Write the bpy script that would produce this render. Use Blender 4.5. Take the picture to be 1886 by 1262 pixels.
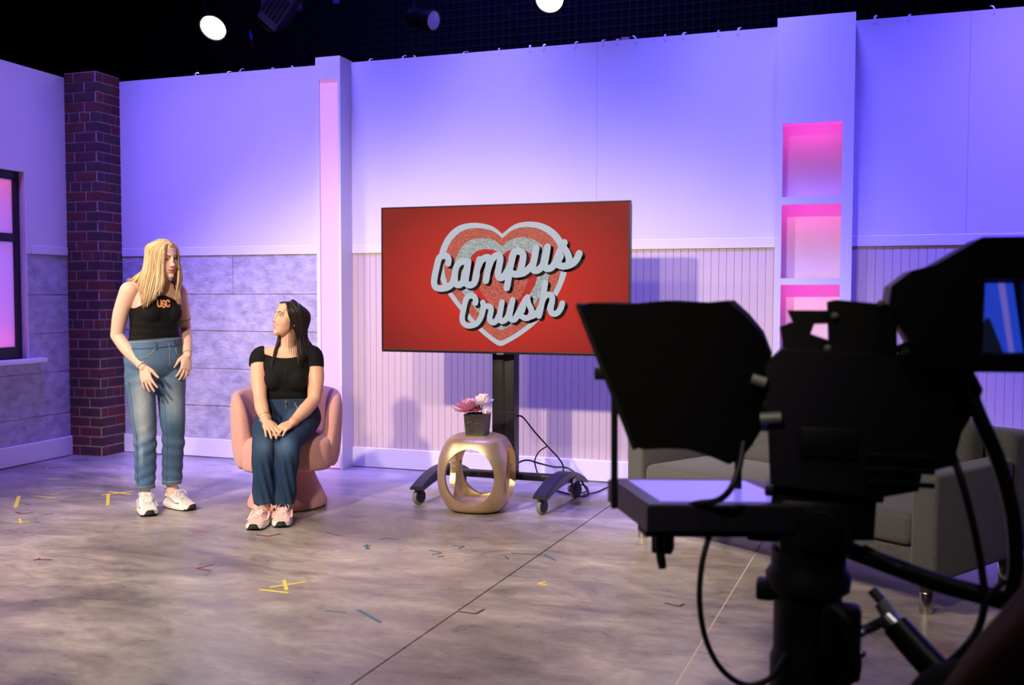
import bpy, bmesh, math, random
import numpy as np
from mathutils import Vector, Matrix, Euler

for o in list(bpy.data.objects):
    bpy.data.objects.remove(o)
SC = bpy.context.scene
COL = SC.collection
R = math.radians
PI = math.pi
random.seed(7)

# ------------------------------------------------------------------ camera
cd = bpy.data.cameras.new('camera')
cam = bpy.data.objects.new('camera', cd)
COL.objects.link(cam)
EYE = Vector((0, 0, 1.29))
YAW, PIT, ROL = .320293147, .0467035575, .00192422892
fwd = Vector((-math.sin(YAW) * math.cos(PIT), math.cos(YAW) * math.cos(PIT), -math.sin(PIT)))
rt = fwd.cross(Vector((0, 0, 1))).normalized()
upv = rt.cross(fwd)
r2 = rt * math.cos(ROL) + upv * math.sin(ROL)
u2 = upv * math.cos(ROL) - rt * math.sin(ROL)
M = Matrix((r2, u2, -fwd)).transposed().to_4x4()
M.translation = EYE
cam.matrix_world = M
cd.sensor_width = 36
cd.lens = 1780.085 / 1886 * 36
cd.clip_start = .05
cd.dof.use_dof = True
cd.dof.focus_distance = 5.9
cd.dof.aperture_fstop = 2.6
SC.camera = cam

# ------------------------------------------------------------------ world, exposure
w = bpy.data.worlds.new('world')
SC.world = w
w.use_nodes = True
w.node_tree.nodes['Background'].inputs[0].default_value = (.10, .09, .16, 1)
w.node_tree.nodes['Background'].inputs[1].default_value = .05
SC.view_settings.view_transform = 'Standard'
SC.view_settings.look = 'None'
SC.view_settings.exposure = 0.0
SC.view_settings.gamma = 1
SC.view_settings.use_curve_mapping = False


# ------------------------------------------------------------------ studio lighting rig (lamps hung outside the frame)
def aim(o, target):
    d = Vector(target) - o.location
    o.rotation_euler = d.to_track_quat('-Z', 'Y').to_euler()


def spot(name, loc, target, power, col, angle, blend=.4, radius=.1):
    l = bpy.data.lights.new(name, 'SPOT')
    l.energy, l.color, l.spot_size, l.spot_blend, l.shadow_soft_size = power, col, R(angle), blend, radius
    o = bpy.data.objects.new(name, l)
    COL.objects.link(o)
    o.location = loc
    aim(o, target)
    return o


def area(name, loc, target, power, col, sx, sy, spread=180):
    l = bpy.data.lights.new(name, 'AREA')
    l.shape, l.size, l.size_y, l.energy, l.color, l.spread = 'RECTANGLE', sx, sy, power, col, R(spread)
    o = bpy.data.objects.new(name, l)
    COL.objects.link(o)
    o.location = loc
    aim(o, target)
    return o


WARM = (1, .83, .66)
BLUE = (.15, .10, 1)
VIOL = (.42, .12, 1)
spot('key_light', (-3.5, -1.2, 4.5), (-2.7, 5.4, .5), 1980, WARM, 44, .6, .13)
spot('fill_light', (-1.4, -1.2, 4.5), (-1.9, 5.2, .3), 960, WARM, 50, .6, .15)
spot('side_key_light', (-6.6, 1.6, 4.3), (-3.3, 5.0, .8), 600, WARM, 42, .5, .12)
spot('sofa_key_light', (-3.2, 1.2, 4.5), (.25, 4.5, .1), 640, WARM, 30, .5, .15)
spot('added_camera_light', (.9, 1.4, 4.6), (.25, 2.25, 1.0), 80, (1, .95, .9), 26, .6, .1)  # unseen lamp added to bring out detail on the dark camera
for x, p, c in [(-5.0, 18, (.17, .13, 1)), (-3.9, 24, (.19, .15, 1)), (-2.3, 27, (.20, .17, 1)), (-.6, 30, (.15, .13, 1)), (1.2, 46, (.11, .08, 1)), (2.6, 44, (.10, .07, 1))]:
    area('wall_wash_light', (x, 5.5, 4.8), (x, 6.58, 1.25), p * 1.15, c, 1.1, .2, 50)
area('left_wash_light', (-5.0, 4.9, 4.8), (-5.88, 5.1, .9), 15, (.26, .13, 1), 1.1, .2, 66)
spot('floor_wash_light', (-6.2, 2.0, 4.4), (-4.6, 2.6, 0), 26, VIOL, 70, .8, .15)


# ------------------------------------------------------------------ helpers
def s2l(c):
    return tuple(((v / 255) / 12.92 if v / 255 <= .04045 else ((v / 255 + .055) / 1.055) ** 2.4) for v in c)


class NT:
    """small node-tree writer"""
    def __init__(s, name):
        s.m = bpy.data.materials.new(name)
        s.m.use_nodes = True
        s.t = s.m.node_tree
        s.b = s.t.nodes['Principled BSDF']
        s.out = s.t.nodes['Material Output']

    def n(s, kind, **kw):
        nd = s.t.nodes.new(kind)
        for k, v in kw.items():
            if k in ('ins',):
                for kk, vv in v.items():
                    nd.inputs[kk].default_value = vv
            else:
                setattr(nd, k, v)
        return nd

    def l(s, a, b):
        s.t.links.new(a, b)


def mat(name, col, rough=.6, metal=0, spec=.5, var=0, scale=8, stretch=(1, 1, 1), bump=0, bscale=60, emit=None, estr=1, col2=None,
        detail=5, sheen=0, bdist=.01, coord='Object', contrast=(.3, .7)):
    """principled material; col/col2 in sRGB 0-255, blended by noise; optional fine bump"""
    k = NT(name)
    b = k.b
    c1 = s2l(col) + (1,)
    b.inputs['Base Color'].default_value = c1
    b.inputs['Roughness'].default_value = rough
    b.inputs['Metallic'].default_value = metal
    b.inputs['Specular IOR Level'].default_value = spec
    if sheen:
        b.inputs['Sheen Weight'].default_value = sheen
        b.inputs['Sheen Roughness'].default_value = .5
    if emit:
        b.inputs['Emission Color'].default_value = s2l(emit) + (1,)
        b.inputs['Emission Strength'].default_value = estr
    if var or bump or col2:
        tc = k.n('ShaderNodeTexCoord')
        mp = k.n('ShaderNodeMapping', ins={'Scale': stretch})
        k.l(tc.outputs[coord], mp.inputs['Vector'])
    if var or col2:
        nz = k.n('ShaderNodeTexNoise', ins={'Scale': scale, 'Detail': detail, 'Roughness': .6})
        k.l(mp.outputs[0], nz.inputs['Vector'])
        rp = k.n('ShaderNodeMapRange', ins={'From Min': contrast[0], 'From Max': contrast[1]})
        k.l(nz.outputs['Fac'], rp.inputs['Value'])
        mx = k.n('ShaderNodeMix', data_type='RGBA')
        if col2 is None:
            mx.inputs['A'].default_value = tuple(v * (1 - var) for v in c1[:3]) + (1,)
            mx.inputs['B'].default_value = tuple(min(1, v * (1 + var)) for v in c1[:3]) + (1,)
        else:
            mx.inputs['A'].default_value = c1
            mx.inputs['B'].default_value = s2l(col2) + (1,)
        k.l(rp.outputs[0], mx.inputs['Factor'])
        k.l(mx.outputs['Result'], b.inputs['Base Color'])
    if bump:
        n2 = k.n('ShaderNodeTexNoise', ins={'Scale': bscale, 'Detail': 4, 'Roughness': .6})
        k.l(mp.outputs[0], n2.inputs['Vector'])
        bp = k.n('ShaderNodeBump', ins={'Strength': bump, 'Distance': bdist})
        k.l(n2.outputs['Fac'], bp.inputs['Height'])
        k.l(bp.outputs[0], b.inputs['Normal'])
    return k.m


def glow(name, col, strength=1, base=(10, 10, 10), rough=.4, spec=.3):
    k = NT(name)
    k.b.inputs['Base Color'].default_value = s2l(base) + (1,)
    k.b.inputs['Emission Color'].default_value = s2l(col) + (1,)
    k.b.inputs['Emission Strength'].default_value = strength
    k.b.inputs['Roughness'].default_value = rough
    k.b.inputs['Specular IOR Level'].default_value = spec
    return k.m


def tag(o, label=None, cat=None, group=None, kind=None):
    if label: o['label'] = label
    if cat: o['category'] = cat
    if group: o['group'] = group
    if kind: o['kind'] = kind
    return o


def empty(name, loc, rz=0):
    o = bpy.data.objects.new(name, None)
    o.empty_display_size = .1
    COL.objects.link(o)
    o.location = loc
    o.rotation_euler = (0, 0, rz)
    return o


def link(name, me, m=None, parent=None):
    o = bpy.data.objects.new(name, me)
    if m is not None and not me.materials:
        me.materials.append(m)
    COL.objects.link(o)
    if parent: o.parent = parent
    return o


def shade(me, ang=None):
    for p in me.polygons: p.use_smooth = True
    if ang is not None:
        bm = bmesh.new(); bm.from_mesh(me)
        for e in bm.edges:
            if len(e.link_faces) == 2 and e.calc_face_angle(0) > R(ang): e.smooth = False
        bm.to_mesh(me); bm.free()


class B:
    """mesh builder"""
    def __init__(s):
        s.v, s.f = [], []

    def add(s, v, f, X=None):
        o = len(s.v)
        s.v += [tuple(X @ Vector(p)) if X is not None else tuple(p) for p in v]
        s.f += [tuple(i + o for i in q) for q in f]
        return s

    def box(s, x0, x1, y0, y1, z0, z1, X=None, bev=0, seg=2):
        if bev:
            bm = bmesh.new()
            bmesh.ops.create_cube(bm, size=1)
            bmesh.ops.scale(bm, vec=(x1 - x0, y1 - y0, z1 - z0), verts=bm.verts)
            bmesh.ops.translate(bm, vec=((x0 + x1) / 2, (y0 + y1) / 2, (z0 + z1) / 2), verts=bm.verts)
            bmesh.ops.bevel(bm, geom=bm.edges[:], offset=bev, segments=seg, profile=.5, affect='EDGES')
            bm.verts.index_update()
            s.add([v.co.copy() for v in bm.verts], [[v.index for v in f.verts] for f in bm.faces], X)
            bm.free()
            return s
        v = [(x0, y0, z0), (x1, y0, z0), (x1, y1, z0), (x0, y1, z0), (x0, y0, z1), (x1, y0, z1), (x1, y1, z1), (x0, y1, z1)]
        f = [(3, 2, 1, 0), (4, 5, 6, 7), (0, 1, 5, 4), (1, 2, 6, 5), (2, 3, 7, 6), (3, 0, 4, 7)]
        return s.add(v, f, X)

    def rings(s, rings, cap=True, X=None, closed=False):
        n = len(rings[0]); v = [p for r in rings for p in r]; f = []
        m = len(rings)
        for i in range(m if closed else m - 1):
            j = (i + 1) % m
            for k in range(n):
                f.append((i * n + k, i * n + (k + 1) % n, j * n + (k + 1) % n, j * n + k))
        if cap and not closed:
            f.append(tuple(reversed(range(n))))
            f.append(tuple((m - 1) * n + k for k in range(n)))
        return s.add(v, f, X)

    def tube(s, path, rad, n=10, X=None, cap=True, flat=1, upref=None):
        """tube along path; rad number or list; flat squashes one axis"""
        P = [Vector(p) for p in path]
        rs = rad if hasattr(rad, '__len__') else [rad] * len(P)
        rings = []
        u = None
        for i, p in enumerate(P):
            t = (P[min(i + 1, len(P) - 1)] - P[max(i - 1, 0)]).normalized()
            if u is None:
                a = Vector(upref) if upref is not None else (Vector((0, 0, 1)) if abs(t.z) < .9 else Vector((1, 0, 0)))
                u = (a - t * a.dot(t)).normalized()
            else:
                u = (u - t * u.dot(t)).normalized()
            wv = t.cross(u)
            r = rs[i]
            rings.append([p + u * math.cos(2 * PI * k / n) * r * flat + wv * math.sin(2 * PI * k / n) * r for k in range(n)])
        return s.rings(rings, cap, X)

    def lathe(s, prof, n=32, X=None, cap=True):
        """profile [(r,z)] about z"""
        rings = [[(r * math.cos(2 * PI * k / n), r * math.sin(2 * PI * k / n), z) for k in range(n)] for r, z in prof]
        return s.rings(rings, cap, X)

    def prism(s, pts, h0, h1, X=None):
        """polygon pts (x,z) extruded along y from h0 to h1"""
        n = len(pts)
        v = [(x, h0, z) for x, z in pts] + [(x, h1, z) for x, z in pts]
        f = [tuple(range(n)), tuple(reversed(range(n, 2 * n)))] + [(i, i + n, (i + 1) % n + n, (i + 1) % n) for i in range(n)]
        return s.add(v, f, X)

    def sphere(s, c, r, n=12, X=None):
        rx, ry, rz = r if hasattr(r, '__len__') else (r, r, r)
        prof = [(math.sin(PI * i / n), -math.cos(PI * i / n)) for i in range(n + 1)]
        prof[0] = (.001, -1); prof[-1] = (.001, 1)
        rings = [[(c[0] + rx * a * math.cos(2 * PI * k / (2 * n)), c[1] + ry * a * math.sin(2 * PI * k / (2 * n)), c[2] + rz * z)
                  for k in range(2 * n)] for a, z in prof]
        return s.rings(rings, True, X)

    def mesh(s, name, smooth=None):
        me = bpy.data.meshes.new(name)
        me.from_pydata(s.v, [], s.f)
        bm = bmesh.new(); bm.from_mesh(me)
        bmesh.ops.recalc_face_normals(bm, faces=bm.faces)
        bm.to_mesh(me); bm.free()
        if smooth is not None: shade(me, smooth)
        return me

    def obj(s, name, m, parent=None, smooth=None):
        return link(name, s.mesh(name, smooth), m, parent)


def catmull(pts, sub=6, closed=False):
    P = [Vector(p) for p in pts]
    n = len(P); out = []
    for i in range(n if closed else n - 1):
        if closed:
            a, b, c, d = P[i - 1], P[i], P[(i + 1) % n], P[(i + 2) % n]
        else:
            a, b, c, d = P[max(i - 1, 0)], P[i], P[i + 1], P[min(i + 2, n - 1)]
        for k in range(sub):
            t = k / sub
            out.append(.5 * ((2 * b) + (c - a) * t + (2 * a - 5 * b + 4 * c - d) * t * t + (3 * b - a - 3 * c + d) * t ** 3))
    if not closed: out.append(P[-1])
    return out


def evaluated(o):
    dg = bpy.context.evaluated_depsgraph_get()
    me = bpy.data.meshes.new_from_object(o.evaluated_get(dg), depsgraph=dg)
    return me


def rotz(a): return Matrix.Rotation(a, 4, 'Z')
def T(x, y, z): return Matrix.Translation((x, y, z))

# ================================================================== THE SETTING
YW, XL, HW = 6.583, -5.88, 3.043          # back wall plane, left wall plane, flat height
Mpaint = mat('painted_flat', (226, 219, 226), .55, var=.03, scale=1.5, bump=.05, bscale=90, bdist=.004)
Mtrim = mat('white_trim', (232, 226, 232), .45)
Mconc = mat('board_concrete', (146, 142, 160), .8, col2=(208, 202, 216), scale=11, stretch=(1, 1, 1.5), detail=12, bump=.5, bscale=34, bdist=.012, contrast=(.26, .78))
Mbead = mat('beadboard_paint', (206, 186, 180), .5, var=.03, scale=3)
Mgroove = mat('groove_dark', (172, 150, 148), .8)
Mmortar = mat('brick_mortar', (168, 146, 150), .9, var=.12, scale=30, bump=.3, bscale=120)
Mbr = [mat('brick_red', (112, 46, 38), .85, col2=(82, 40, 38), scale=16, bump=.4, bscale=70),
       mat('brick_brown', (84, 52, 46), .85, col2=(62, 42, 42), scale=16, bump=.4, bscale=70),
       mat('brick_plum', (86, 42, 44), .85, col2=(62, 40, 46), scale=16, bump=.4, bscale=70)]
Mblack = mat('black_paint', (12, 12, 14), .7)
Mdrape = mat('black_grid_drape', (14, 14, 20), .9)

# ---- floor: concrete slabs with sawn joints
def floor_mat():
    k = NT('polished_concrete')
    tc = k.n('ShaderNodeTexCoord')
    mp = k.n('ShaderNodeMapping', ins={'Scale': (.8, 1.6, 1), 'Rotation': (0, 0, .35)})
    k.l(tc.outputs['Object'], mp.inputs['Vector'])
    n1 = k.n('ShaderNodeTexNoise', ins={'Scale': .8, 'Detail': 8, 'Roughness': .62, 'Distortion': .6})
    n2 = k.n('ShaderNodeTexNoise', ins={'Scale': 4.2, 'Detail': 8, 'Roughness': .68, 'Distortion': 1.0})
    n3 = k.n('ShaderNodeTexNoise', ins={'Scale': 26, 'Detail': 6, 'Roughness': .7})
    for n in (n1, n2, n3): k.l(mp.outputs[0], n.inputs['Vector'])
    r1 = k.n('ShaderNodeValToRGB')
    e = r1.color_ramp.elements
    e[0].position, e[0].color = .32, s2l((90, 83, 82)) + (1,)
    e[1].position, e[1].color = .68, s2l((186, 176, 168)) + (1,)
    x = r1.color_ramp.elements.new(.48); x.color = s2l((142, 133, 128)) + (1,)
    k.l(n1.outputs['Fac'], r1.inputs['Fac'])
    r2_ = k.n('ShaderNodeValToRGB')
    e = r2_.color_ramp.elements
    e[0].position, e[0].color = .32, (.34, .335, .35, 1)
    e[1].position, e[1].color = .68, (.80, .80, .80, 1)
    k.l(n2.outputs['Fac'], r2_.inputs['Fac'])
    m1 = k.n('ShaderNodeMix', data_type='RGBA', blend_type='OVERLAY')
    m1.inputs['Factor'].default_value = .75
    k.l(r1.outputs[0], m1.inputs['A']); k.l(r2_.outputs[0], m1.inputs['B'])
    m2 = k.n('ShaderNodeMix', data_type='RGBA', blend_type='OVERLAY')
    m2.inputs['Factor'].default_value = .40
    k.l(m1.outputs['Result'], m2.inputs['A']); k.l(n3.outputs['Fac'], m2.inputs['B'])
    k.l(m2.outputs['Result'], k.b.inputs['Base Color'])
    rr = k.n('ShaderNodeMapRange', ins={'From Min': .3, 'From Max': .7, 'To Min': .24, 'To Max': .46})
    k.l(n2.outputs['Fac'], rr.inputs['Value']); k.l(rr.outputs[0], k.b.inputs['Roughness'])
    bp = k.n('ShaderNodeBump', ins={'Strength': .12, 'Distance': .01})
    k.l(n3.outputs['Fac'], bp.inputs['Height']); k.l(bp.outputs[0], k.b.inputs['Normal'])
    k.b.inputs['Specular IOR Level'].default_value = .5
    return k.m


Mfloor = floor_mat()
fl = B().box(-10, 6, -3, 9.5, -.06, -.006).obj('floor', mat('joint_base', (70, 62, 60), .9))  # dark base seen in the sawn joints
tag(fl, kind='structure')
J = [(-10.2, 0), (-2.50, .07), (-1.70, .07), (-.70, .07), (.32, .07), (6, 0)]
J = [(-10.2, 0), (-1.70, .07), (-.70, .07), (6, 0)]
for i in range(len(J) - 1):
    (a, sa), (b, sb) = J[i], J[i + 1]
    y0, y1 = -3, 9.5
    g = .0035
    v = [(a + sa * y0 + g, y0), (b + sb * y0 - g, y0), (b + sb * y1 - g, y1), (a + sa * y1 + g, y1)]
    B().add([(x, y, -.006) for x, y in v] + [(x, y, 0) for x, y in v],
            [(3, 2, 1, 0), (4, 5, 6, 7), (0, 1, 5, 4), (1, 2, 6, 5), (2, 3, 7, 6), (3, 0, 4, 7)]).obj('floor_slab', Mfloor, fl)
B().add([(-.7 + .07 * y + s * .0034, y, z) for y in (-3, 9.5) for s in (-1, 1) for z in (-.005, -.0008)],
        [(0, 1, 3, 2), (4, 6, 7, 5), (1, 5, 7, 3), (0, 2, 6, 4), (0, 4, 5, 1), (2, 3, 7, 6)]).obj('joint_filler', mat('joint_caulk', (206, 190, 176), .8), fl)


def ragged_panel(x0, x1, z0, z1, seed, y=0, th=.006):
    """board-formed concrete panel in the x-z plane, slightly ragged long edges; front at y-th"""
    rnd = random.Random(seed)
    n = max(6, int((x1 - x0) / .06))
    up, lo = [], []
    for i in range(n + 1):
        x = x0 + (x1 - x0) * i / n
        e = 0 if i in (0, n) else 1
        up.append((x, z1 - .0012 - e * abs(rnd.gauss(0, .0028))))
        lo.append((x, z0 + .0012 + e * abs(rnd.gauss(0, .0022))))
    pts = lo + up[::-1]
    return B().prism(pts, y - th - rnd.uniform(0, .003), y)


# ---- back wall: studio flats
wb = B().box(-5.90, 3.6, YW, YW + .05, 0, HW).obj('wall_back', Mgroove)
tag(wb, kind='structure')
RAIL = 1.619
for x0, x1 in [(-5.57, -3.65), (-3.65, -1.566), (-1.566, .772), (.772, 3.6)]:
    B().box(x0 + .0008, x1 - .0008, YW - .012, YW, RAIL, HW + .001).obj('wall_panel', Mpaint, wb)
for x0, x1 in [(-5.57, -3.65), (-3.46, -.36), (.1, 3.6)]:
    b = B().box(x0, x1, YW - .0138, YW, RAIL, RAIL + .068, bev=.002, seg=1)
    b.obj('rail', Mtrim, wb)
zr = [.151, .416, .7156, 1.018, 1.311, RAIL]
for i in range(5):
    cuts = [(-5.57, -4.507), (-4.507, -3.65)] if i == 4 else [(-5.57, -3.65)]
    for x0, x1 in cuts:
        o = ragged_panel(x0 + .002, x1 - .002, zr[i], zr[i + 1], 30 + i * 3 + int(x0 * 10), YW).obj('concrete_panel', Mconc, wb)
slat = None
def bead(x):
    global slat
    if slat is None:
        p = .0506
        b = B()
        pts = [(0.0006, 0), (.0006, -.004), (.0026, -.0062), (p - .0026, -.0062), (p - .0006, -.004), (p - .0006, 0)]
        v = [(a, c, 0) for a, c in pts] + [(a, c, RAIL - .151) for a, c in pts]
        b.add(v, [tuple(range(6)), tuple(range(11, 5, -1))] + [(i, (i + 1) % 6, (i + 1) % 6 + 6, i + 6) for i in range(6)])
        slat = b.mesh('beadboard_slat')
    o = link('beadboard_slat', slat, Mbead, wb)
    o.location = (x, YW, .151)
for i in range(62): bead(-3.46 + i * .0506)
for i in range(54): bead(.1 + i * .0506)
for x0, x1 in [(-5.57, -3.65), (-3.46, -.36), (.1, 3.6)]:
    tag(B().box(x0, x1, YW - .024, YW, 0.004, .151, bev=.004, seg=1).obj('baseboard_back', Mtrim), kind='structure')

# ---- left wall with the window opening (y 4.95..5.886, z .80..2.245)
wl = empty('wall_left', (0, 0, 0)); tag(wl, kind='structure')
WY0, WY1, WZ0, WZ1 = 4.86, 5.886, .812, 2.24
for y0, y1, z0, z1 in [(3.4, WY0, RAIL, HW), (WY0, WY1, WZ1, HW), (WY1, 6.62, RAIL, HW)]:
    B().box(XL - .04, XL, y0, y1, z0, z1).obj('wall_panel', Mpaint, wl)
for y0, y1, z0, z1 in [(3.4, WY0, 0, RAIL), (WY0, WY1, 0, WZ0), (WY1, 6.62, 0, RAIL)]:
    B().box(XL - .05, XL - .012, y0, y1, z0, z1).obj('backing_board', Mgroove, wl)
zl = [.151, .35, .69, .999, 1.3035, RAIL]
XP = Matrix(((0, -1, 0, XL), (1, 0, 0, 0), (0, 0, 1, 0), (0, 0, 0, 1)))   # local x -> world y, local y -> -world x
for i in range(5):
    spans = [(3.4, WY0), (WY1 + .0, 6.60)] if zl[i] > .6 else [(3.4, 6.60)]
    z0, z1 = zl[i], zl[i + 1]
    for a, c in spans:
        p = ragged_panel(a, c, z0, z1, 90 + i * 7 + int(a * 10), .012)
        o = p.obj('concrete_panel', Mconc, wl); o.data.transform(XP); o.data.update()
o = ragged_panel(WY0, WY1, .69, WZ0, 991, .012).obj('concrete_panel', Mconc, wl); o.data.transform(XP)
for a, c in [(3.4, WY0 - .02), (WY1 + .045, 6.31)]:
    b = B().box(XL - .01, XL + .0065, a, c, RAIL, RAIL + .068, bev=.002, seg=1)
    b.obj('rail', Mtrim, wl)
tag(B().box(XL, XL + .02, 3.4, 6.31, .004, .156, bev=.004, seg=1).obj('baseboard_left', Mtrim), kind='structure')

# ---- window: dark frame set back in the reveal, frosted panes lit from a box behind
wd = empty('window_1', (XL, (WY0 + WY1) / 2, WZ0)); tag(wd, kind='structure')
def wpart(b, name, m, parent=wd):
    o = b.obj(name, m, parent); o.matrix_parent_inverse = wd.matrix_world.inverted() if parent is wd else Matrix()
    return o
wd_loc = Vector(wd.location)
def W(x0, x1, y0, y1, z0, z1, bev=.003):
    return B().box(x0 - wd_loc.x, x1 - wd_loc.x, y0 - wd_loc.y, y1 - wd_loc.y, z0 - wd_loc.z, z1 - wd_loc.z, bev=bev, seg=1)
Mframe = mat('window_frame_black', (22, 20, 34), .45)
FX0, FX1 = XL - .095, XL - .050
fy1 = 5.886
W(FX0, FX1, fy1 - .050, fy1 - .0062, WZ0, WZ1).obj('jamb', Mframe, wd)
W(FX0, FX1, WY0, WY0 + .07, WZ0, WZ1).obj('jamb', Mframe, wd)
W(FX0, FX1 - .001, WY0 + .07, fy1 - .050, WZ1 - .062, WZ1).obj('head_rail', Mframe, wd)
W(FX0, FX1 - .001, WY0 + .07, fy1 - .050, WZ0, WZ0 + .090).obj('bottom_rail', Mframe, wd)
W(FX0, FX1 - .001, WY0 + .07, fy1 - .050, 1.705, 1.768).obj('meeting_rail', Mframe, wd)
W(XL - .12, XL + .003, fy1 - .006, fy1 + .004, WZ0, WZ1 + .0, .001).obj('reveal', Mtrim, wd)
W(XL - .05, XL + .075, WY0 - .15, 6.005, WZ0 - .034, WZ0, .005).obj('window_sill', Mtrim, wd)
kp = NT('frosted_pane')
tl = kp.n('ShaderNodeBsdfTranslucent', ins={'Color': (.92, .92, .92, 1)})
df = kp.n('ShaderNodeBsdfDiffuse', ins={'Color': (.5, .5, .5, 1)})
ms = kp.n('ShaderNodeMixShader', ins={'Fac': .25})
kp.l(tl.outputs[0], ms.inputs[1]); kp.l(df.outputs[0], ms.inputs[2]); kp.l(ms.outputs[0], kp.out.inputs[0])
for z0, z1 in [(WZ0 + .09, 1.705), (1.768, WZ1 - .062)]:
    W(FX0 + .012, FX0 + .018, WY0 + .07, fy1 - .05, z0, z1, 0).obj('pane', kp.m, wd)
bx = B()
for a in [(-.62, -.60, WY0 - .05, WY1 + .05, WZ0 - .05, WZ1 + .05), (-.60, -.095, WY0 - .05, WY0, WZ0 - .05, WZ1 + .05),
          (-.60, -.095, WY1, WY1 + .03, WZ0 - .05, WZ1 + .05), (-.60, -.095, WY0, WY1, WZ1, WZ1 + .05), (-.60, -.095, WY0, WY1, WZ0 - .05, WZ0)]:
    bx.box(a[0] + XL - wd_loc.x, a[1] + XL - wd_loc.x, a[2] - wd_loc.y, a[3] - wd_loc.y, a[4] - wd_loc.z, a[5] - wd_loc.z)
bx.obj('light_box', Mpaint, wd)
area('window_backlight', (XL - .55, 5.37, 1.5), (XL, 5.37, 1.5), 7.5, (.30, .15, 1), .9, 1.2, 180)
area('window_top_light', (XL - .19, 5.37, WZ1 - .03), (XL - .12, 5.37, 1.2), 1.5, (1, .10, .05), .9, .03, 180)
area('window_bottom_light', (XL - .19, 5.37, WZ0 + .05), (XL - .12, 5.37, 2.0), 1.6, (1, .10, .22), .9, .03, 180)

# ---- black studio shell behind and above the set
tag(B().box(-10, 6, 9.2, 9.3, 0, 5.6).obj('wall_rear', Mdrape), kind='structure')
tag(B().box(-10.1, -10, -3, 9.3, 0, 5.6).obj('wall_outer_left', Mdrape), kind='structure')
tag(B().box(-10, 6, -3, 9.3, 5.5, 5.6).obj('ceiling', Mblack), kind='structure')
# woven grid of the black drape: vertical and horizontal cords standing proud
gm = mat('drape_cord', (26, 26, 40), .7)
gb = B()
for i in range(190):
    x = -9.6 + i * .075
    gb.box(x - .009, x + .009, 9.185, 9.2, 2.9, 5.5)
for i in range(36):
    z = 2.9 + i * .075
    gb.box(-9.6, 4.6, 9.181, 9.196, z - .009, z + .009)
wr = bpy.data.objects['wall_rear']
g = gb.obj('drape_cords', gm, wr); tag(g, kind='stuff')

# ================================================================== BRICK COLUMN in the corner
CX0, CX1, CY0, CY1, CH = -5.88, -5.566, 6.303, 6.575, 3.075
bc = empty('brick_column', (CX0, CY0, 0))
tag(bc, 'tall dark red brick column in the corner between the two painted walls', 'column')
B().box(.0, CX1 - CX0 - .006, .006, CY1 - CY0, 0, CH).obj('mortar_core', Mmortar, bc)
bm_cache = {}
def brick(x0, x1, y0, y1, z0, z1, rnd):
    key = (round(x1 - x0, 4), round(y1 - y0, 4), round(z1 - z0, 4))
    if key not in bm_cache:
        me = B().box(0, x1 - x0, 0, y1 - y0, 0, z1 - z0, bev=.003, seg=1).mesh('brick')
        me.materials.append(Mbr[0]); bm_cache[key] = me
    o = link('brick', bm_cache[key], None, bc)
    o.location = (x0 + rnd.uniform(-.0006, .0006), y0 + rnd.uniform(-.0012, .0012), z0 + rnd.uniform(-.001, .001))
    o.material_slots[0].link = 'OBJECT'
    o.material_slots[0].material = rnd.choices(Mbr, (.36, .36, .28))[0]
rows = 39; ph = CH / rows; rnd = random.Random(4)
Wd, Dp, g2 = CX1 - CX0, CY1 - CY0, .006
for r in range(rows):
    z0, z1 = r * ph + g2, (r + 1) * ph - g2
    q = rows - 1 - r                       # rows counted from the top
    if q % 7 == 4:                         # header row
        xs = [0, .046, .150, .254]
        for a, c in zip(xs, [.037, .141, .245]): brick(a, c, 0, .08, z0, z1, rnd)
        brick(.254, Wd, 0, .058, z0, z1, rnd)
        for a, c in [(.067, .142), (.151, .226), (.235, Dp)]: brick(Wd - .08, Wd, a, c, z0, z1, rnd)
    elif (q + (q > 4)) % 2 == 0 if q < 5 else (q - 4) % 7 % 2 == 0:
        brick(0, .085, 0, .08, z0, z1, rnd); brick(.095, .298, 0, .08, z0, z1, rnd)
        brick(Wd - .08, Wd, .008, .078, z0, z1, rnd); brick(Wd - .08, Wd, .087, Dp, z0, z1, rnd)
    else:
        brick(0, .190, 0, .08, z0, z1, rnd); brick(.200, Wd, 0, .165, z0, z1, rnd)
        brick(Wd - .08, Wd, .174, Dp, z0, z1, rnd)

# ================================================================== LIGHT COLUMN
lc = empty('light_column', (-3.555, 6.398, 0))
tag(lc, 'tall white square column with a full-height glowing pink light panel', 'column')
w2 = .102; d2 = YW - 6.398 - .001; HC = 3.055
b = B()
b.box(-w2, -.072, 0, d2, 0, HC); b.box(.082, w2, 0, d2, 0, HC); b.box(-.072, .082, 0, d2, 2.893, HC); b.box(-.072, .082, .05, d2, 0, 2.893)
b.obj('casing', Mpaint, lc)
kp = NT('pink_light_panel')
kp.b.inputs['Base Color'].default_value = (.42, .40, .40, 1)
kp.b.inputs['Emission Color'].default_value = (.76, .27, .80, 1)
kp.b.inputs['Emission Strength'].default_value = .72
kp.b.inputs['Roughness'].default_value = .4
B().box(-.072, .082, .012, .05, 0.01, 2.893).obj('light_panel', kp.m, lc)
for z in (.62, 1.28, 1.75, 2.25, 2.82):
    b = B()
    for x in (-.087, .092): b.add([(x + .004 * math.cos(k), -.001, z + .004 * math.sin(k)) for k in np.linspace(0, 2 * PI, 9)[:8]], [tuple(range(8))])
    for x, n_ in ((-.087, 1), (.092, 1)):
        bb = B(); bb.lathe([(.004, -.001), (.004, .001), (.002, .002)], 8, T(x, 0, z) @ Matrix.Rotation(PI / 2, 4, 'X')); bb.obj('screw', Mtrim, lc)

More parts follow.
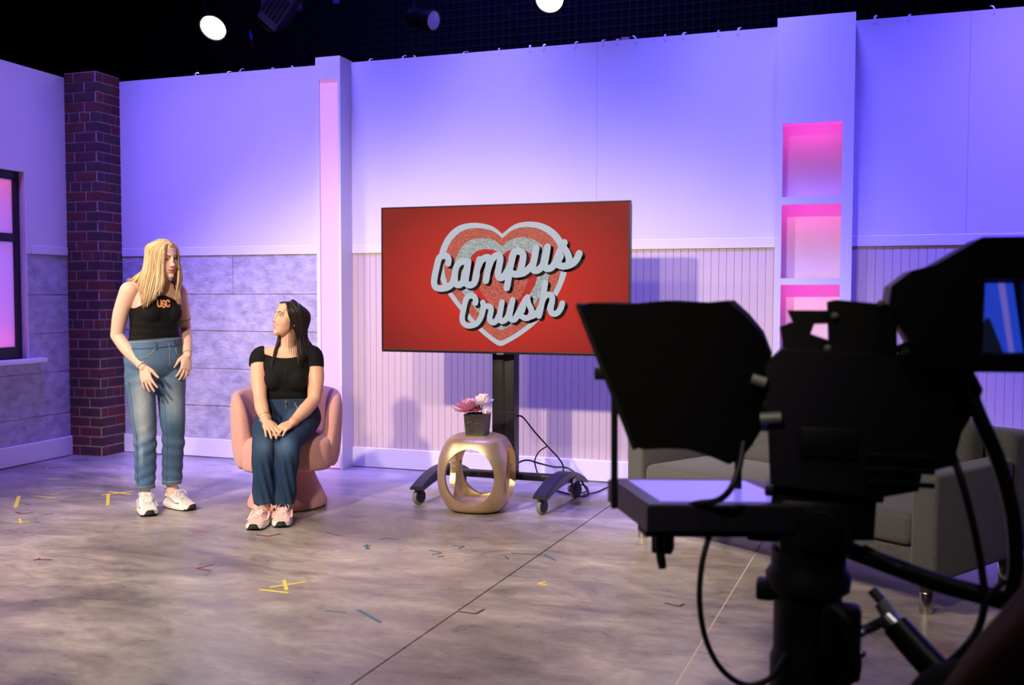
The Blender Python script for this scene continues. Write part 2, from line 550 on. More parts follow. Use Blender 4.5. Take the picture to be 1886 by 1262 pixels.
# ================================================================== SHELF TOWER with pink-lit niches
stw = empty('shelf_tower', (-.36, 6.383, 0))
tag(stw, 'tall white set tower with a column of pink-lit square niches', 'shelf')
TW, TD, TH = .466, YW - 6.383 - .001, 3.048
tops = [2.388, 1.879, 1.372, .866]; bots = [1.928, 1.415, .908, .40]
nx0, nx1 = .042, .398
b = B()
b.box(0, nx0, 0, .014, 0, TH); b.box(nx1, TW, 0, .014, 0, TH); b.box(nx0, nx1, 0, .014, tops[0], TH); b.box(nx0, nx1, 0, .014, 0, bots[3])
for i in range(3): b.box(nx0, nx1, 0, .014, tops[i + 1], bots[i])
b.obj('face_frame', Mpaint, stw)
for a_ in [(0, .012, .014, TD, 0, TH), (TW - .012, TW, .014, TD, 0, TH)]: B().box(*a_).obj('side_panel', Mpaint, stw)
B().box(.012, TW - .012, .014, TD, TH - .012, TH).obj('top_panel', Mpaint, stw)
Mled = NT('pink_led'); Mled.b.inputs['Base Color'].default_value = (.6, .4, .5, 1)
Mled.b.inputs['Emission Color'].default_value = (1, .05, .55, 1); Mled.b.inputs['Emission Strength'].default_value = .62
Mled = Mled.m
DN = TD - .004
for tz, bz in zip(tops, bots):
    b = B()
    b.box(nx0 - .02, nx0 - .008, .014, DN, bz - .01, tz + .03); b.box(nx1 + .008, nx1 + .02, .014, DN, bz - .01, tz + .03)
    b.box(nx0 - .008, nx1 + .008, DN - .01, DN, bz - .01, tz + .03)
    n = b.obj('niche', Mpaint, stw)
    B().box(nx0 - .008, nx1 + .008, .014, DN - .01, bz - .012, bz).obj('niche_shelf', Mpaint, n)
    B().box(nx0 - .008, nx1 + .008, .016, DN - .01, tz + .012, tz + .03).obj('led_panel', Mled, n)
    area('niche_light', (-.36 + .22, 6.383 + .022, tz + .008), (-.36 + .22, 6.383 + .15, (tz + bz) / 2 + .08), .36, (1, .05, .58), .34, .012, 160)

# ================================================================== plastic tabs left along the top of the flats
Mtape = mat('clear_tape', (226, 222, 240), .35)
def tab(x, seed):
    rnd = random.Random(seed)
    h = rnd.uniform(.012, .028); lean = rnd.uniform(-.5, .5); wd_ = rnd.uniform(.005, .008)
    pts = [(0, -.014, -.03), (0, -.015, .002), (lean * .02, -.012, h * .6), (lean * .04, .0, h), (lean * .05, .012, h * .8)]
    b = B(); P = catmull(pts, 3)
    v = [(p.x + s * wd_, p.y + o_, p.z) for p in P for s in (-1, 1) for o_ in (0, .0012)]
    f = []
    for i in range(len(P) - 1):
        a = 4 * i; f += [(a, a + 2, a + 6, a + 4), (a + 1, a + 5, a + 7, a + 3), (a, a + 4, a + 5, a + 1), (a + 2, a + 3, a + 7, a + 6)]
    f += [(0, 1, 3, 2), (len(v) - 4, len(v) - 2, len(v) - 1, len(v) - 3)]
    b.add(v, f)
    o = b.obj('tape_tab', Mtape); o.location = (x, YW, HW + .001)
    return o
for i, x in enumerate([-4.83, -4.53, -4.42, -4.13, -3.95, -3.30, -3.03, -2.93, -2.55, -2.28, -2.05, -1.95, -1.72, -1.53, -1.43, -1.30, -1.10, -.98,
                       -.75, -.62, .22, .42, .9]):
    ORD = ['first', 'second', 'third', 'fourth', 'fifth', 'sixth', 'seventh', 'eighth', 'ninth', 'tenth', 'eleventh', 'twelfth', 'thirteenth', 'fourteenth', 'fifteenth']
    lab = ('%s from the left of the plastic tabs topping the wall left of the light column' % ORD[i] if i < 5 else
           '%s from the left of the plastic tabs topping the wall above the television' % ORD[i - 5] if i < 20 else
           '%s plastic tab to the right of the shelf tower on the wall top' % ORD[i - 20])
    tag(tab(x, i), lab, 'tape', 'plastic tabs along the top of the back wall')
tag(B().box(-1.40, -1.345, YW - .012, YW + .02, HW + .001, HW + .02, bev=.003).obj('cloth_scrap', mat('pink_scrap', (190, 130, 160), .8)),
    'small pink block lying on the top edge of the back wall', 'scrap')

# ---- unseen black flags added in front of the two front lights: they keep the white light off the upper flats
for x_ in (-3.5, -1.4):
    f_ = empty('added_light_flag', (x_, -.25, 4.5 - .95 * math.tan(R(17.0)))); tag(f_, 'unseen black flag panel added to block part of a front light, left of centre' if x_ < -2 else 'unseen black flag panel added to block part of a front light, right of it', 'flag')
    B().box(-.85, .85, -.006, .006, 0, .75).obj('added_flag_panel', Mblack, f_)
    for s_ in (-.5, .5): B().tube([(s_, 0, .75), (s_, 0, 1.25)], .008, 6).obj('added_flag_hanger', Mblack, f_)

# ================================================================== STAGE LIGHTS above the set
Mcan = mat('lamp_can_black', (16, 16, 18), .5)
Mlens = glow('lamp_lens_lit', (255, 252, 240), 9, base=(200, 200, 200))
def fresnel(loc, target, label, lit=True, r=.105, power=0, length=.30, lens_mat=None):
    t = empty('stage_light', loc)
    tag(t, label, 'stage light')
    d = (Vector(target) - Vector(loc)).normalized()
    q = d.to_track_quat('Z', 'Y').to_matrix().to_4x4()
    B().lathe([(r * .55, -length), (r * 1.02, -length + .03), (r * 1.10, -.07), (r * 1.16, -.05), (r * 1.16, .0), (r * 1.03, .0), (r * 1.03, -.045)], 28, q, cap=True).obj('can', Mcan, t, 40)
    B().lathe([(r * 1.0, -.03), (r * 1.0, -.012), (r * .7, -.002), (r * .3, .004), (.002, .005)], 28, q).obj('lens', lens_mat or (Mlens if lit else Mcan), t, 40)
    # yoke in world axes up to the pipe clamp
    b = B()
    side = d.cross(Vector((0, 0, 1))).normalized()
    p0 = -d * length * .5
    path = [p0 + side * r * 1.25, p0 + side * r * 1.3 + Vector((0, 0, .22)), p0 + Vector((0, 0, .28)), p0 - side * r * 1.3 + Vector((0, 0, .22)), p0 - side * r * 1.25]
    b.tube(path, .012, 6)
    b.tube([p0 + Vector((0, 0, .27)), p0 + Vector((0, 0, .42))], .016, 8)
    b.obj('yoke', Mcan, t, 40)
    for s in (-1, 1):
        B().tube([p0 + side * s * r * 1.02, p0 + side * s * r * 1.42], .022, 8).obj('knob', Mcan, t, 40)
    if power:
        spot('back_light', Vector(loc) + d * .03, target, power, (1, .93, .84), 58, .5, .09)
    return t


fresnel((-4.909, 6.919, 3.511), (-4.3, 3.2, 0), 'lit round stage light with a bright white lens, above the left part of the set', power=130)
fresnel((-2.382, 8.197, 3.882), (-1.7, 3.0, 0), 'lit round stage light with a bright white lens, cut by the top frame edge', power=130, r=.118)
fresnel((-3.249, 7.686, 3.635), (1.5, 6.0, 2.2), 'stage light with an unlit oval lens, its violet reflection made to glow, hung in the dark', lit=False, r=.078, lens_mat=glow('lens_reflection_glow', (86, 72, 168), .55, base=(120, 108, 190)))  # lamp is off; blue light reflected in its lens put in as weak emission
# moving head hanging near the top
mh = empty('moving_light', (-4.148, 6.752, 3.572), R(20))
tag(mh, 'dark boxy moving stage light with blue glints hanging at the top', 'stage light')
Mmh = mat('fixture_plastic', (60, 58, 96), .45)
q = Euler((R(25), R(42), 0)).to_matrix().to_4x4()
B().box(-.10, .10, -.11, .11, -.17, .16, q, bev=.025).obj('head', Mmh, mh, 30)
B().lathe([(.085, -.172), (.092, -.19), (.092, -.205), (.08, -.206)], 24, q).obj('lens_ring', Mcan, mh, 30)
for s in (-1, 1):
    B().box(s * .135 - .022, s * .135 + .022, -.05, .05, -.04, .27, bev=.012).obj('yoke_arm', Mmh, mh, 30)
B().box(-.19, .19, -.12, .12, .27, .38, bev=.02).obj('base', Mmh, mh, 30)
for i in range(5):
    B().box(-.085 + i * .036, -.065 + i * .036, -.116, -.105, -.10, .10, q).obj('cooling_fin', Mcan, mh)
spot('blue_spill_light', (-3.3, 5.7, 4.3), (-3.85, 6.7, 3.5), 45, (.12, .1, 1), 90, .6, .05)
area('drape_spill_light', (-2.6, 7.4, 4.6), (-2.6, 9.2, 3.9), 26, (.10, .10, 1), 3.0, .3)
ml = empty('marker_lamp', (-3.945, 7.250, 3.733))
tag(ml, 'tiny violet lamp capsule near the top centre', 'lamp')
B().lathe([(.006, -.03), (.02, -.02), (.022, .02), (.012, .03)], 12, Matrix.Rotation(PI / 2, 4, 'Y')).obj('capsule', mat('violet_lamp', (110, 100, 220), .3), ml, 40)
B().tube([(0, 0, .02), (.01, .01, .5)], .004, 6).obj('hanging_wire', Mcan, ml)
# hanging cables
hc = empty('hanging_cable', (-4.777, 7.278, 3.488))
tag(hc, 'thin dark cable with a blue and red connector hanging behind the back wall', 'cable')
B().tube(catmull([(-.02, 0, 1.2), (.01, 0, .4), (0, 0, .06), (.0, 0, -.3), (.005, 0, -.9)], 6), .005, 6).obj('cord', mat('cord_dark', (24, 18, 34), .6), hc)
B().tube([(-.012, 0, .09), (-.006, 0, .05), (0, 0, .01)], [.008, .014, .010], 8).obj('connector', mat('connector_blue', (70, 70, 230), .4, emit=(40, 40, 200), estr=.15), hc, 40)
B().tube([(0, 0, .0), (0, 0, -.05)], .008, 8).obj('connector_sleeve', mat('sleeve_red', (150, 20, 50), .5), hc, 40)
h2 = empty('hanging_cable', (-2.424, 7.319, 3.456))
tag(h2, 'thin black cable hanging from the grid left of the right lit lamp', 'cable')
B().tube(catmull([(-.05, 0, .6), (-.03, 0, .1), (0, 0, 0), (.04, 0, -.15), (.10, 0, -.4)], 6), .007, 6).obj('cord', bpy.data.materials['cord_dark'], h2)
B().tube([(-.035, 0, .12), (-.025, 0, .02)], .012, 8).obj('connector', mat('connector_grey', (90, 88, 120), .4), h2, 40)

# ================================================================== TELEVISION
tv = empty('television', (-1.9375, 5.72, 1.4076))
tag(tv, 'large flat television showing a red heart title, mounted on a black rolling stand', 'television')
Mtv = mat('tv_black', (14, 12, 18), .35)
tx0, tx1, tz0, tz1 = -.855, .784, -.473, .4625
b = B(); bz = .009
b.box(tx0, tx1, -.004, .03, tz0, tz0 + .016, bev=.002); b.box(tx0, tx1, -.004, .03, tz1 - bz, tz1, bev=.002)
b.box(tx0, tx0 + bz, -.004, .03, tz0 + .016, tz1 - bz); b.box(tx1 - bz, tx1, -.004, .03, tz0 + .016, tz1 - bz)
b.obj('bezel', Mtv, tv)
B().box(tx0 + .004, tx1 - .004, .03, .075, tz0 + .01, tz1 - .01, bev=.012).obj('back_shell', Mtv, tv)
B().box(-.06, -.012, -.008, .0, tz0 - .006, tz0 + .006, bev=.002).obj('badge', mat('badge_grey', (120, 116, 130), .3, metal=.6), tv)
k = NT('screen_red')
tc = k.n('ShaderNodeTexCoord')
mp = k.n('ShaderNodeMapping', ins={'Scale': (1 / .95, 1, 1 / .62), 'Location': (.04, 0, .06)})
k.l(tc.outputs['Object'], mp.inputs[0])
ln = k.n('ShaderNodeVectorMath', operation='LENGTH'); k.l(mp.outputs[0], ln.inputs[0])
rp = k.n('ShaderNodeValToRGB'); e = rp.color_ramp.elements
e[0].position, e[0].color = .25, s2l((212, 46, 34)) + (1,)
e[1].position, e[1].color = 1.0, s2l((140, 28, 26)) + (1,)
k.l(ln.outputs['Value'], rp.inputs[0]); k.l(rp.outputs[0], k.b.inputs['Emission Color'])
k.b.inputs['Emission Strength'].default_value = .92; k.b.inputs['Base Color'].default_value = (.01, .01, .01, 1)
k.b.inputs['Roughness'].default_value = .35; k.b.inputs['Specular IOR Level'].default_value = .06
scr = B().box(tx0 + .008, tx1 - .008, .0, .01, tz0 + .015, tz1 - .008).obj('screen', k.m, tv)
def glitter(name, c1, c2, sc=240):
    k = NT(name)
    tc = k.n('ShaderNodeTexCoord')
    nz = k.n('ShaderNodeTexNoise', ins={'Scale': sc, 'Detail': 3, 'Roughness': .7}); k.l(tc.outputs['Object'], nz.inputs['Vector'])
    mr = k.n('ShaderNodeMapRange', ins={'From Min': .36, 'From Max': .66}); k.l(nz.outputs['Fac'], mr.inputs[0])
    mx = k.n('ShaderNodeMix', data_type='RGBA'); mx.inputs['A'].default_value = s2l(c1) + (1,); mx.inputs['B'].default_value = s2l(c2) + (1,)
    k.l(mr.outputs[0], mx.inputs['Factor']); k.l(mx.outputs['Result'], k.b.inputs['Emission Color'])
    k.b.inputs['Emission Strength'].default_value = .95; k.b.inputs['Base Color'].default_value = (.01, .01, .01, 1); k.b.inputs['Specular IOR Level'].default_value = .1
    return k.m
Mgrey = glow('title_grey', (186, 194, 206), .95, spec=.1)
HRT = [(-.0247, .2774), (-.0961, .3281), (-.2113, .3503), (-.3182, .3328), (-.3968, .2707), (-.4443, .1803), (-.4564, .0889), (-.4417, -.0028), (-.3923, -.0945), (-.299, -.2084), (-.1822, -.3257), (-.0762, -.4058), (-.0331, -.4213), (.0097, -.4044), (.104, -.349), (.2159, -.2585), (.326, -.1161), (.3848, .0114), (.3998, .1164), (.3794, .2042), (.3243, .284), (.2416, .3341), (.1489, .3494), (.0555, .3337)]
def heart(sx, sz, dz):
    h = [Vector((x + .0247, z, 0)) for x, z in HRT]
    P = catmull(h + h[:1], 5)[:-1]
    return [(p.x * sx - .0247, (p.y + .036) * sz - .036 + dz) for p in P]
Mg1 = glitter('glitter_red', (128, 26, 24), (228, 122, 102), 200); Mg2 = glitter('glitter_silver', (92, 102, 104), (206, 212, 212), 200)
hearts = [(1, 1, 0, Mgrey), (.905, .915, .000, Mg1), (.735, .745, .002, Mg2), (.55, .565, .002, glitter('inner_red', (168, 24, 26), (206, 36, 38), 40)), (.40, .42, -.014, Mg1)]
for i, (sx, sz, dz, m_) in enumerate(hearts):
    pts = heart(sx, sz, dz)
    y = -.0006 * (i + 1)
    v = [(x, y, z) for x, z in pts]
    me = bpy.data.meshes.new('heart_ring')
    me.from_pydata(v, [], [tuple(range(len(v)))])
    bm = bmesh.new(); bm.from_mesh(me); bmesh.ops.triangulate(bm, faces=bm.faces[:], ngon_method='EAR_CLIP'); bm.to_mesh(me); bm.free()
    link('heart_ring', me, m_, scr)
LET = {'c':[[(-0.3871,0.0974),(-0.3851,0.1248),(-0.3989,0.1441),(-0.4285,0.1444),(-0.4504,0.1273),(-0.4654,0.0752),(-0.4794,0.0157),(-0.4835,-0.0302),(-0.4686,-0.056),(-0.4289,-0.0615),(-0.3873,-0.0524),(-0.3577,-0.026),(-0.3439,0.015)]],'a':[[(-0.2501,0.1052),(-0.2842,0.1092),(-0.3135,0.0967),(-0.3321,0.0696),(-0.342,0.0196),(-0.3381,-0.026),(-0.3165,-0.0398),(-0.2911,-0.0262),(-0.2774,0.0056),(-0.2618,0.06),(-0.2501,0.107)],[(-0.2501,0.107),(-0.2599,0.0418),(-0.2677,-0.0126),(-0.2579,-0.0354),(-0.2326,-0.04),(-0.2065,-0.0219),(-0.1939,0.0233)]],'m':[[(-0.1746,0.1189),(-0.1871,0.0685),(-0.1997,0.0143),(-0.2065,-0.0219)],[(-0.1862,0.0685),(-0.1631,0.1134),(-0.1256,0.1319),(-0.1074,0.1218),(-0.1121,0.0859),(-0.1226,0.0364),(-0.1322,-0.0131)],[(-0.1207,0.0499),(-0.0959,0.1127),(-0.0673,0.1411),(-0.0444,0.1427),(-0.0368,0.1211),(-0.0443,0.0763),(-0.0519,0.0315),(-0.0433,0.0063),(-0.0242,0.0062),(-0.0043,0.0223)]],'p':[[(0.0521,0.1629),(0.039,0.1113),(0.0249,0.0489),(0.0137,-0.0226),(0.0062,-0.0584)],[(-0.0043,0.0223),(0.023,0.0668)],[(0.0371,0.1203),(0.054,0.1611),(0.084,0.1678),(0.1093,0.1533),(0.1131,0.1284),(0.1048,0.0822),(0.0937,0.044),(0.0731,0.0254),(0.0467,0.0291)],[(0.0731,0.0254),(0.1125,0.0323),(0.1479,0.057),(0.173,0.0834)]],'u':[[(0.1977,0.1876),(0.1868,0.1275),(0.1758,0.0701),(0.187,0.0478),(0.2148,0.0538),(0.2406,0.0828),(0.2534,0.1268),(0.2697,0.1918)],[(0.2697,0.1918),(0.2607,0.1355),(0.2517,0.0871),(0.2591,0.0632),(0.2776,0.0587),(0.3023,0.0708),(0.3215,0.0997)]],'s':[[(0.3023,0.0708),(0.3224,0.0997),(0.3414,0.1495),(0.3613,0.187),(0.3766,0.2165)],[(0.3612,0.1958),(0.385,0.1691),(0.4033,0.1339),(0.4071,0.1032),(0.3981,0.0814),(0.3727,0.0729),(0.3417,0.0802),(0.3215,0.0926)],[(0.3524,0.1345),(0.3415,0.1127)],[(0.3727,0.0729),(0.4027,0.0779),(0.4325,0.0916),(0.4559,0.1176),(0.4701,0.1488)]],'c2':[[(-0.2016,-0.1534),(-0.2006,-0.1307),(-0.2152,-0.1107),(-0.2385,-0.108),(-0.2599,-0.1217),(-0.2736,-0.1582),(-0.2833,-0.2001),(-0.2912,-0.2403),(-0.2863,-0.275),(-0.2619,-0.2948),(-0.2307,-0.2963),(-0.1938,-0.2822),(-0.1687,-0.2502),(-0.1532,-0.2075),(-0.1465,-0.1667)]],'r':[[(-0.1523,-0.1514),(-0.1436,-0.1721),(-0.1148,-0.1738),(-0.0975,-0.1864),(-0.0994,-0.2117),(-0.1061,-0.2434),(-0.1003,-0.2659),(-0.083,-0.2757),(-0.061,-0.2619),(-0.0458,-0.2329)]],'u2':[[(-0.025,-0.1482),(-0.0344,-0.1986),(-0.041,-0.2446),(-0.0305,-0.2652),(-0.0115,-0.2633),(0.0094,-0.2442),(0.0226,-0.2109),(0.0339,-0.1659)],[(0.0451,-0.1345),(0.0339,-0.1884),(0.0264,-0.2306),(0.0359,-0.2547),(0.0548,-0.2564),(0.0755,-0.2356),(0.0905,-0.1997)]],'s2':[[(0.0671,-0.241),(0.0905,-0.1997),(0.113,-0.1593),(0.1316,-0.1281),(0.1437,-0.1165)],[(0.1409,-0.1209),(0.1485,-0.1565),(0.1654,-0.1876),(0.1692,-0.217),(0.1525,-0.2403),(0.1263,-0.2459),(0.0981,-0.2309)],[(0.1149,-0.179),(0.1074,-0.2014)],[(0.1525,-0.2403),(0.1842,-0.2285),(0.2083,-0.2078),(0.2249,-0.1784)]],'h':[[(0.2567,-0.0278),(0.2477,-0.08),(0.2359,-0.1464),(0.225,-0.2006),(0.2167,-0.2318)],[(0.2341,-0.1562),(0.2451,-0.1251),(0.2653,-0.103),(0.2856,-0.1012),(0.3003,-0.1162),(0.3004,-0.1427),(0.2923,-0.1843),(0.2952,-0.209),(0.3118,-0.2186),(0.3356,-0.2105),(0.3556,-0.1839),(0.3655,-0.1539)]]}
Mshadow = glow('title_shadow', (22, 6, 12), .9, spec=.1)
def stroke(pts, hw, y, dx=0, dz=0):
    P = catmull([(x + dx, 0, z + dz) for x, z in pts], 5)
    b = B(); n = len(P); v = []
    for i, p in enumerate(P):
        t = (P[min(i + 1, n - 1)] - P[max(i - 1, 0)]).normalized(); nn = Vector((-t.z, 0, t.x))
        v += [p + nn * hw, p - nn * hw]
    b.add([(q.x, y, q.z) for q in v], [(2 * i, 2 * i + 1, 2 * i + 3, 2 * i + 2) for i in range(n - 1)])
    for p in (P[0], P[-1]):
        b.add([(p.x + hw * math.cos(a), y, p.z + hw * math.sin(a)) for a in np.linspace(0, 2 * PI, 17)[:16]], [tuple(range(16))])
    return b
for li, (k_, strokes) in enumerate(LET.items()):
    big = li < 6
    hw = .0214 if big else .0184
    sh, fr = B(), B()
    for s_ in strokes:
        a = stroke(s_, hw * 1.04, -.0036 - .00002 * li, .017, -.014); sh.add(a.v, a.f); a = stroke(s_, hw * 1.02, -.0035 - .00002 * li, .009, -.008); sh.add(a.v, a.f)
        a = stroke(s_, hw, -.0046 - .00003 * li); fr.add(a.v, a.f)
    sh.obj('letter_shadow', Mshadow, scr)
    fr.obj('letter', Mgrey, scr)

# ================================================================== ROLLING TV STAND
st = empty('television_stand', (-1.985, 5.80, 0))
tag(st, 'black rolling television stand with a tall column and four grey casters', 'stand')
Mst = mat('stand_black', (17, 17, 19), .45)
Mnav = mat('stand_foot_satin', (30, 29, 46), .38)
b = B()
b.box(-.074, .076, .0, .11, .125, 1.30, bev=.008)
b.obj('column', Mst, st, 40)
B().box(-.006, .012, -.003, .002, .20, .94).obj('cable_slot', mat('slot', (4, 4, 5), .8), st)
for z in (.46, .56): B().box(-.076, .078, -.0025, .0005, z, z + .003).obj('joint', mat('seam_grey', (40, 40, 44), .5), st)
B().box(-.30, .30, -.004, .0, 1.25, 1.55, bev=.0015).obj('mount_plate', Mst, st, 40)
B().box(-.42, .47, .02, .10, .125, .165, bev=.006).obj('crossbar', Mst, st, 40)
def foot(x0, y0, x1, y1):
    """arched foot from front (x0,y0) to back (x1,y1), stand-local"""
    rings = []
    n = 14
    for i in range(n + 1):
        t = i / n
        x, y = x0 + (x1 - x0) * t, y0 + (y1 - y0) * t
        zt = .118 + .095 * math.sin(PI * min(1, t * .98 + .02)) ** .8 - .012 * t
        th = .022 + .04 * math.sin(PI * t) ** .7
        wd = .046
        rings.append([(x - wd, y, zt - th), (x - wd, y, zt - .010), (x - wd + .012, y, zt), (x + wd - .012, y, zt), (x + wd, y, zt - .010), (x + wd, y, zt - th)])
    return B().rings(rings).obj('foot', Mnav, st, 35)
Mtyre = mat('caster_tyre', (120, 120, 118), .6); Mhub = mat('caster_hub', (20, 20, 24), .4)
def caster(x, y, a):
    c = empty('caster', (0, 0, 0)); c.parent = st; c.location = (x, y, 0); c.rotation_euler = (0, 0, a)
    X = Matrix.Rotation(PI / 2, 4, 'X')
    B().lathe([(.03, -.012), (.046, -.014), (.05, -.008), (.05, .008), (.046, .014), (.03, .012)], 24, T(0, .02, .0505) @ X).obj('wheel', Mtyre, c, 40)
    b = B(); b.lathe([(.004, -.019), (.034, -.018), (.034, .018), (.004, .019)], 20, T(0, .02, .0505) @ X)
    b.box(-.02, .02, .0, .005, .05, .10, bev=.002); b.box(-.02, .02, .036, .04, .05, .10, bev=.002); b.box(-.022, .024, -.002, .042, .09, .108, bev=.006)
    b.tube([(0, .02, .10), (0, .02, .14)], .012, 10)
    b.obj('fork', Mhub, c, 40)
LF0, LF1, RF0, RF1 = (-.425, -.36), (-.385, .33), (.385, -.36), (.44, .19)
foot(-.42, -.40, -.385, .36); foot(.375, -.42, .44, .30)
for x, y, a in [(-.42, -.33, R(70)), (.385, -.35, R(75)), (.445, .19, R(60)), (-.385, .28, R(65))]: caster(x, y, a)
B().box(.4715, .4725, -.03, .03, .135, .16, Matrix.Rotation(0, 4, 'Z')).obj('sticker', mat('sticker_white', (220, 215, 220), .5), st)
Mcab = mat('cable_black', (14, 12, 16), .5)
def cable(name, pts, r, label, sub=6, group=None, m=None):
    o = B().tube(catmull(pts, sub), r, 8).obj(name, m or Mcab, None, 60)
    return tag(o, label, 'cable', group)
cable('power_cable', [(-1.921, 5.860, 0.524), (-1.886, 5.900, 0.521), (-1.826, 5.980, 0.415), (-1.738, 6.020, 0.307), (-1.677, 6.040, 0.236), (-1.651, 6.050, 0.179), (-1.669, 6.050, 0.113), (-1.769, 6.345, 0.006)],
      .0055, 'black cable leaving the television stand column halfway up and looping down')
cable('power_cable', [(-1.756, 6.030, 0.319), (-1.817, 6.050, 0.277), (-1.850, 6.060, 0.216), (-1.845, 6.070, 0.164), (-1.833, 6.080, 0.123), (-1.908, 6.448, 0.005)], .0045, 'thin black cable making a half loop behind the television stand')
cable('power_cable', [(-1.940, 5.910, 0.185), (-1.933, 5.980, 0.210), (-1.889, 6.030, 0.219), (-1.813, 6.060, 0.196), (-1.725, 6.080, 0.176), (-1.642, 6.100, 0.171), (-1.563, 6.080, 0.129), (-1.504, 6.020, 0.076), (-1.496, 6.106, 0.010), (-1.513, 6.001, 0.008), (-1.604, 6.043, 0.008), (-1.736, 6.148, 0.008)],
      .006, 'black cable from the column foot running past the right rear caster')
cable('power_cable', [(-1.638, 6.143, 0.008), (-1.651, 6.176, 0.030), (-1.623, 6.257, 0.035), (-1.566, 6.298, 0.020), (-1.525, 6.209, 0.010), (-1.543, 6.119, 0.008), (-1.597, 6.101, 0.008)], .0045, 'small coil of black cable lying around the right rear caster')
cable('power_cable', [(-1.517, 6.060, 0.007), (-1.459, 6.196, 0.006), (-1.414, 6.406, 0.006), (-1.303, 6.504, 0.006)], .005, 'short black cable running right along the floor toward the sofa')

# ================================================================== GOLD SIDE TABLE
gt = empty('side_table', (-2.035, 5.47, 0), R(7))
tag(gt, 'brushed gold rounded side table with large oval openings in its sides', 'table')
Mgold = mat('antique_gold', (202, 174, 128), .38, metal=.72, col2=(222, 198, 164), scale=5, bump=.06, bscale=14, bdist=.006)
def superell(a, h, n1, n2, N=72, Mz=48, pinch=.66):
    rings = []
    for j in range(Mz + 1):
        z = -h + 2 * h * j / Mz
        t = z / h
        # side profile: widest at mid height, flattened bottom and top
        r = a * (pinch + (1 - pinch) * (1 - abs(t) ** 2.2)) * (1 - max(0, (abs(t) - .86) / .14) ** 2.6 * .22)
        ring = []
        for k in range(N):
            p = 2 * PI * k / N
            c, s = math.cos(p), math.sin(p)
            d = (abs(c) ** n1 + abs(s) ** n1) ** (-1 / n1)
            ring.append((r * d * c, r * d * s, z))
        rings.append(ring)
    return rings
hh = .23
def bm_obj(rings, nm):
    return B().rings(rings).obj(nm, Mgold)
outer = bm_obj(superell(.236, hh, 2.8, 3), 'tmp_outer')
inner = bm_obj(superell(.208, hh - .030, 2.8, 3), 'tmp_inner')
def cyl(axis, ax, az):
    n = 48
    rings = [[(ax * math.cos(2 * PI * k / n), y, az * math.sin(2 * PI * k / n)) for k in range(n)] for y in (-.5, .5)]
    return B().rings(rings, True, Matrix.Rotation(PI / 2, 4, 'Z') if axis == 'x' else None).obj('tmp_c', Mgold)
c1, c2 = cyl('y', .150, .168), cyl('x', .150, .168)
for c in (inner, c1, c2):
    md = outer.modifiers.new('b', 'BOOLEAN'); md.operation = 'DIFFERENCE'; md.object = c; md.solver = 'EXACT'
me = evaluated(outer)
bm = bmesh.new(); bm.from_mesh(me)
sharp = [e for e in bm.edges if len(e.link_faces) == 2 and e.calc_face_angle(0) > R(40)]
bmesh.ops.bevel(bm, geom=sharp, offset=.004, segments=2, affect='EDGES', clamp_overlap=True)
bm.to_mesh(me); bm.free()
for o in (outer, inner, c1, c2): bpy.data.objects.remove(o)
shade(me, 50)
me.materials.clear(); me.materials.append(Mgold)
body = link('table_body', me, None, gt); body.location = (0, 0, hh)

# ---- planter with flowers on the table
pl = empty('flower_pot', (-2.03, 5.46, .4605), R(5))
tag(pl, 'small dark square pot holding mauve and white artificial flowers, on the gold table', 'plant pot')
Mpot = mat('black_marble', (34, 33, 34), .35, col2=(62, 60, 60), scale=14, detail=8)
a0, a1, hp = .058, .068, .128
b = B()
sq = lambda a, z: [(-a, -a, z), (a, -a, z), (a, a, z), (-a, a, z)]
b.rings([sq(a0, 0), sq(a1, hp), sq(a1 - .008, hp), sq(a0 - .006, .02)])
b.obj('pot', Mpot, pl)
B().box(-a1 + .010, a1 - .010, -a1 + .010, a1 - .010, hp - .03, hp - .012).obj('soil', mat('pot_filler', (30, 24, 26), .9), pl)
Mvein = mat('gold_vein', (190, 160, 100), .3, metal=.8)
def face_pt(u, z): return (u * (a0 + (a1 - a0) * z / hp), -(a0 + (a1 - a0) * z / hp) - .0006, z)
for pts in [[(-.85, .075), (-.4, .085), (-.1, .070), (.3, .078), (.7, .066)], [(-.4, .085), (-.35, .055), (-.45, .03)], [(.5, .012), (.7, .006), (.55, .02)], [(.1, .071), (.15, .10)]]:
    B().tube([face_pt(*p) for p in pts], .0009, 5).obj('gold_vein', Mvein, pl)
Mp1 = mat('petal_mauve', (236, 178, 200), .6, col2=(214, 140, 172), scale=30); Mp2 = mat('petal_white', (250, 238, 238), .6); Mp3 = mat('petal_plum', (140, 60, 84), .7)
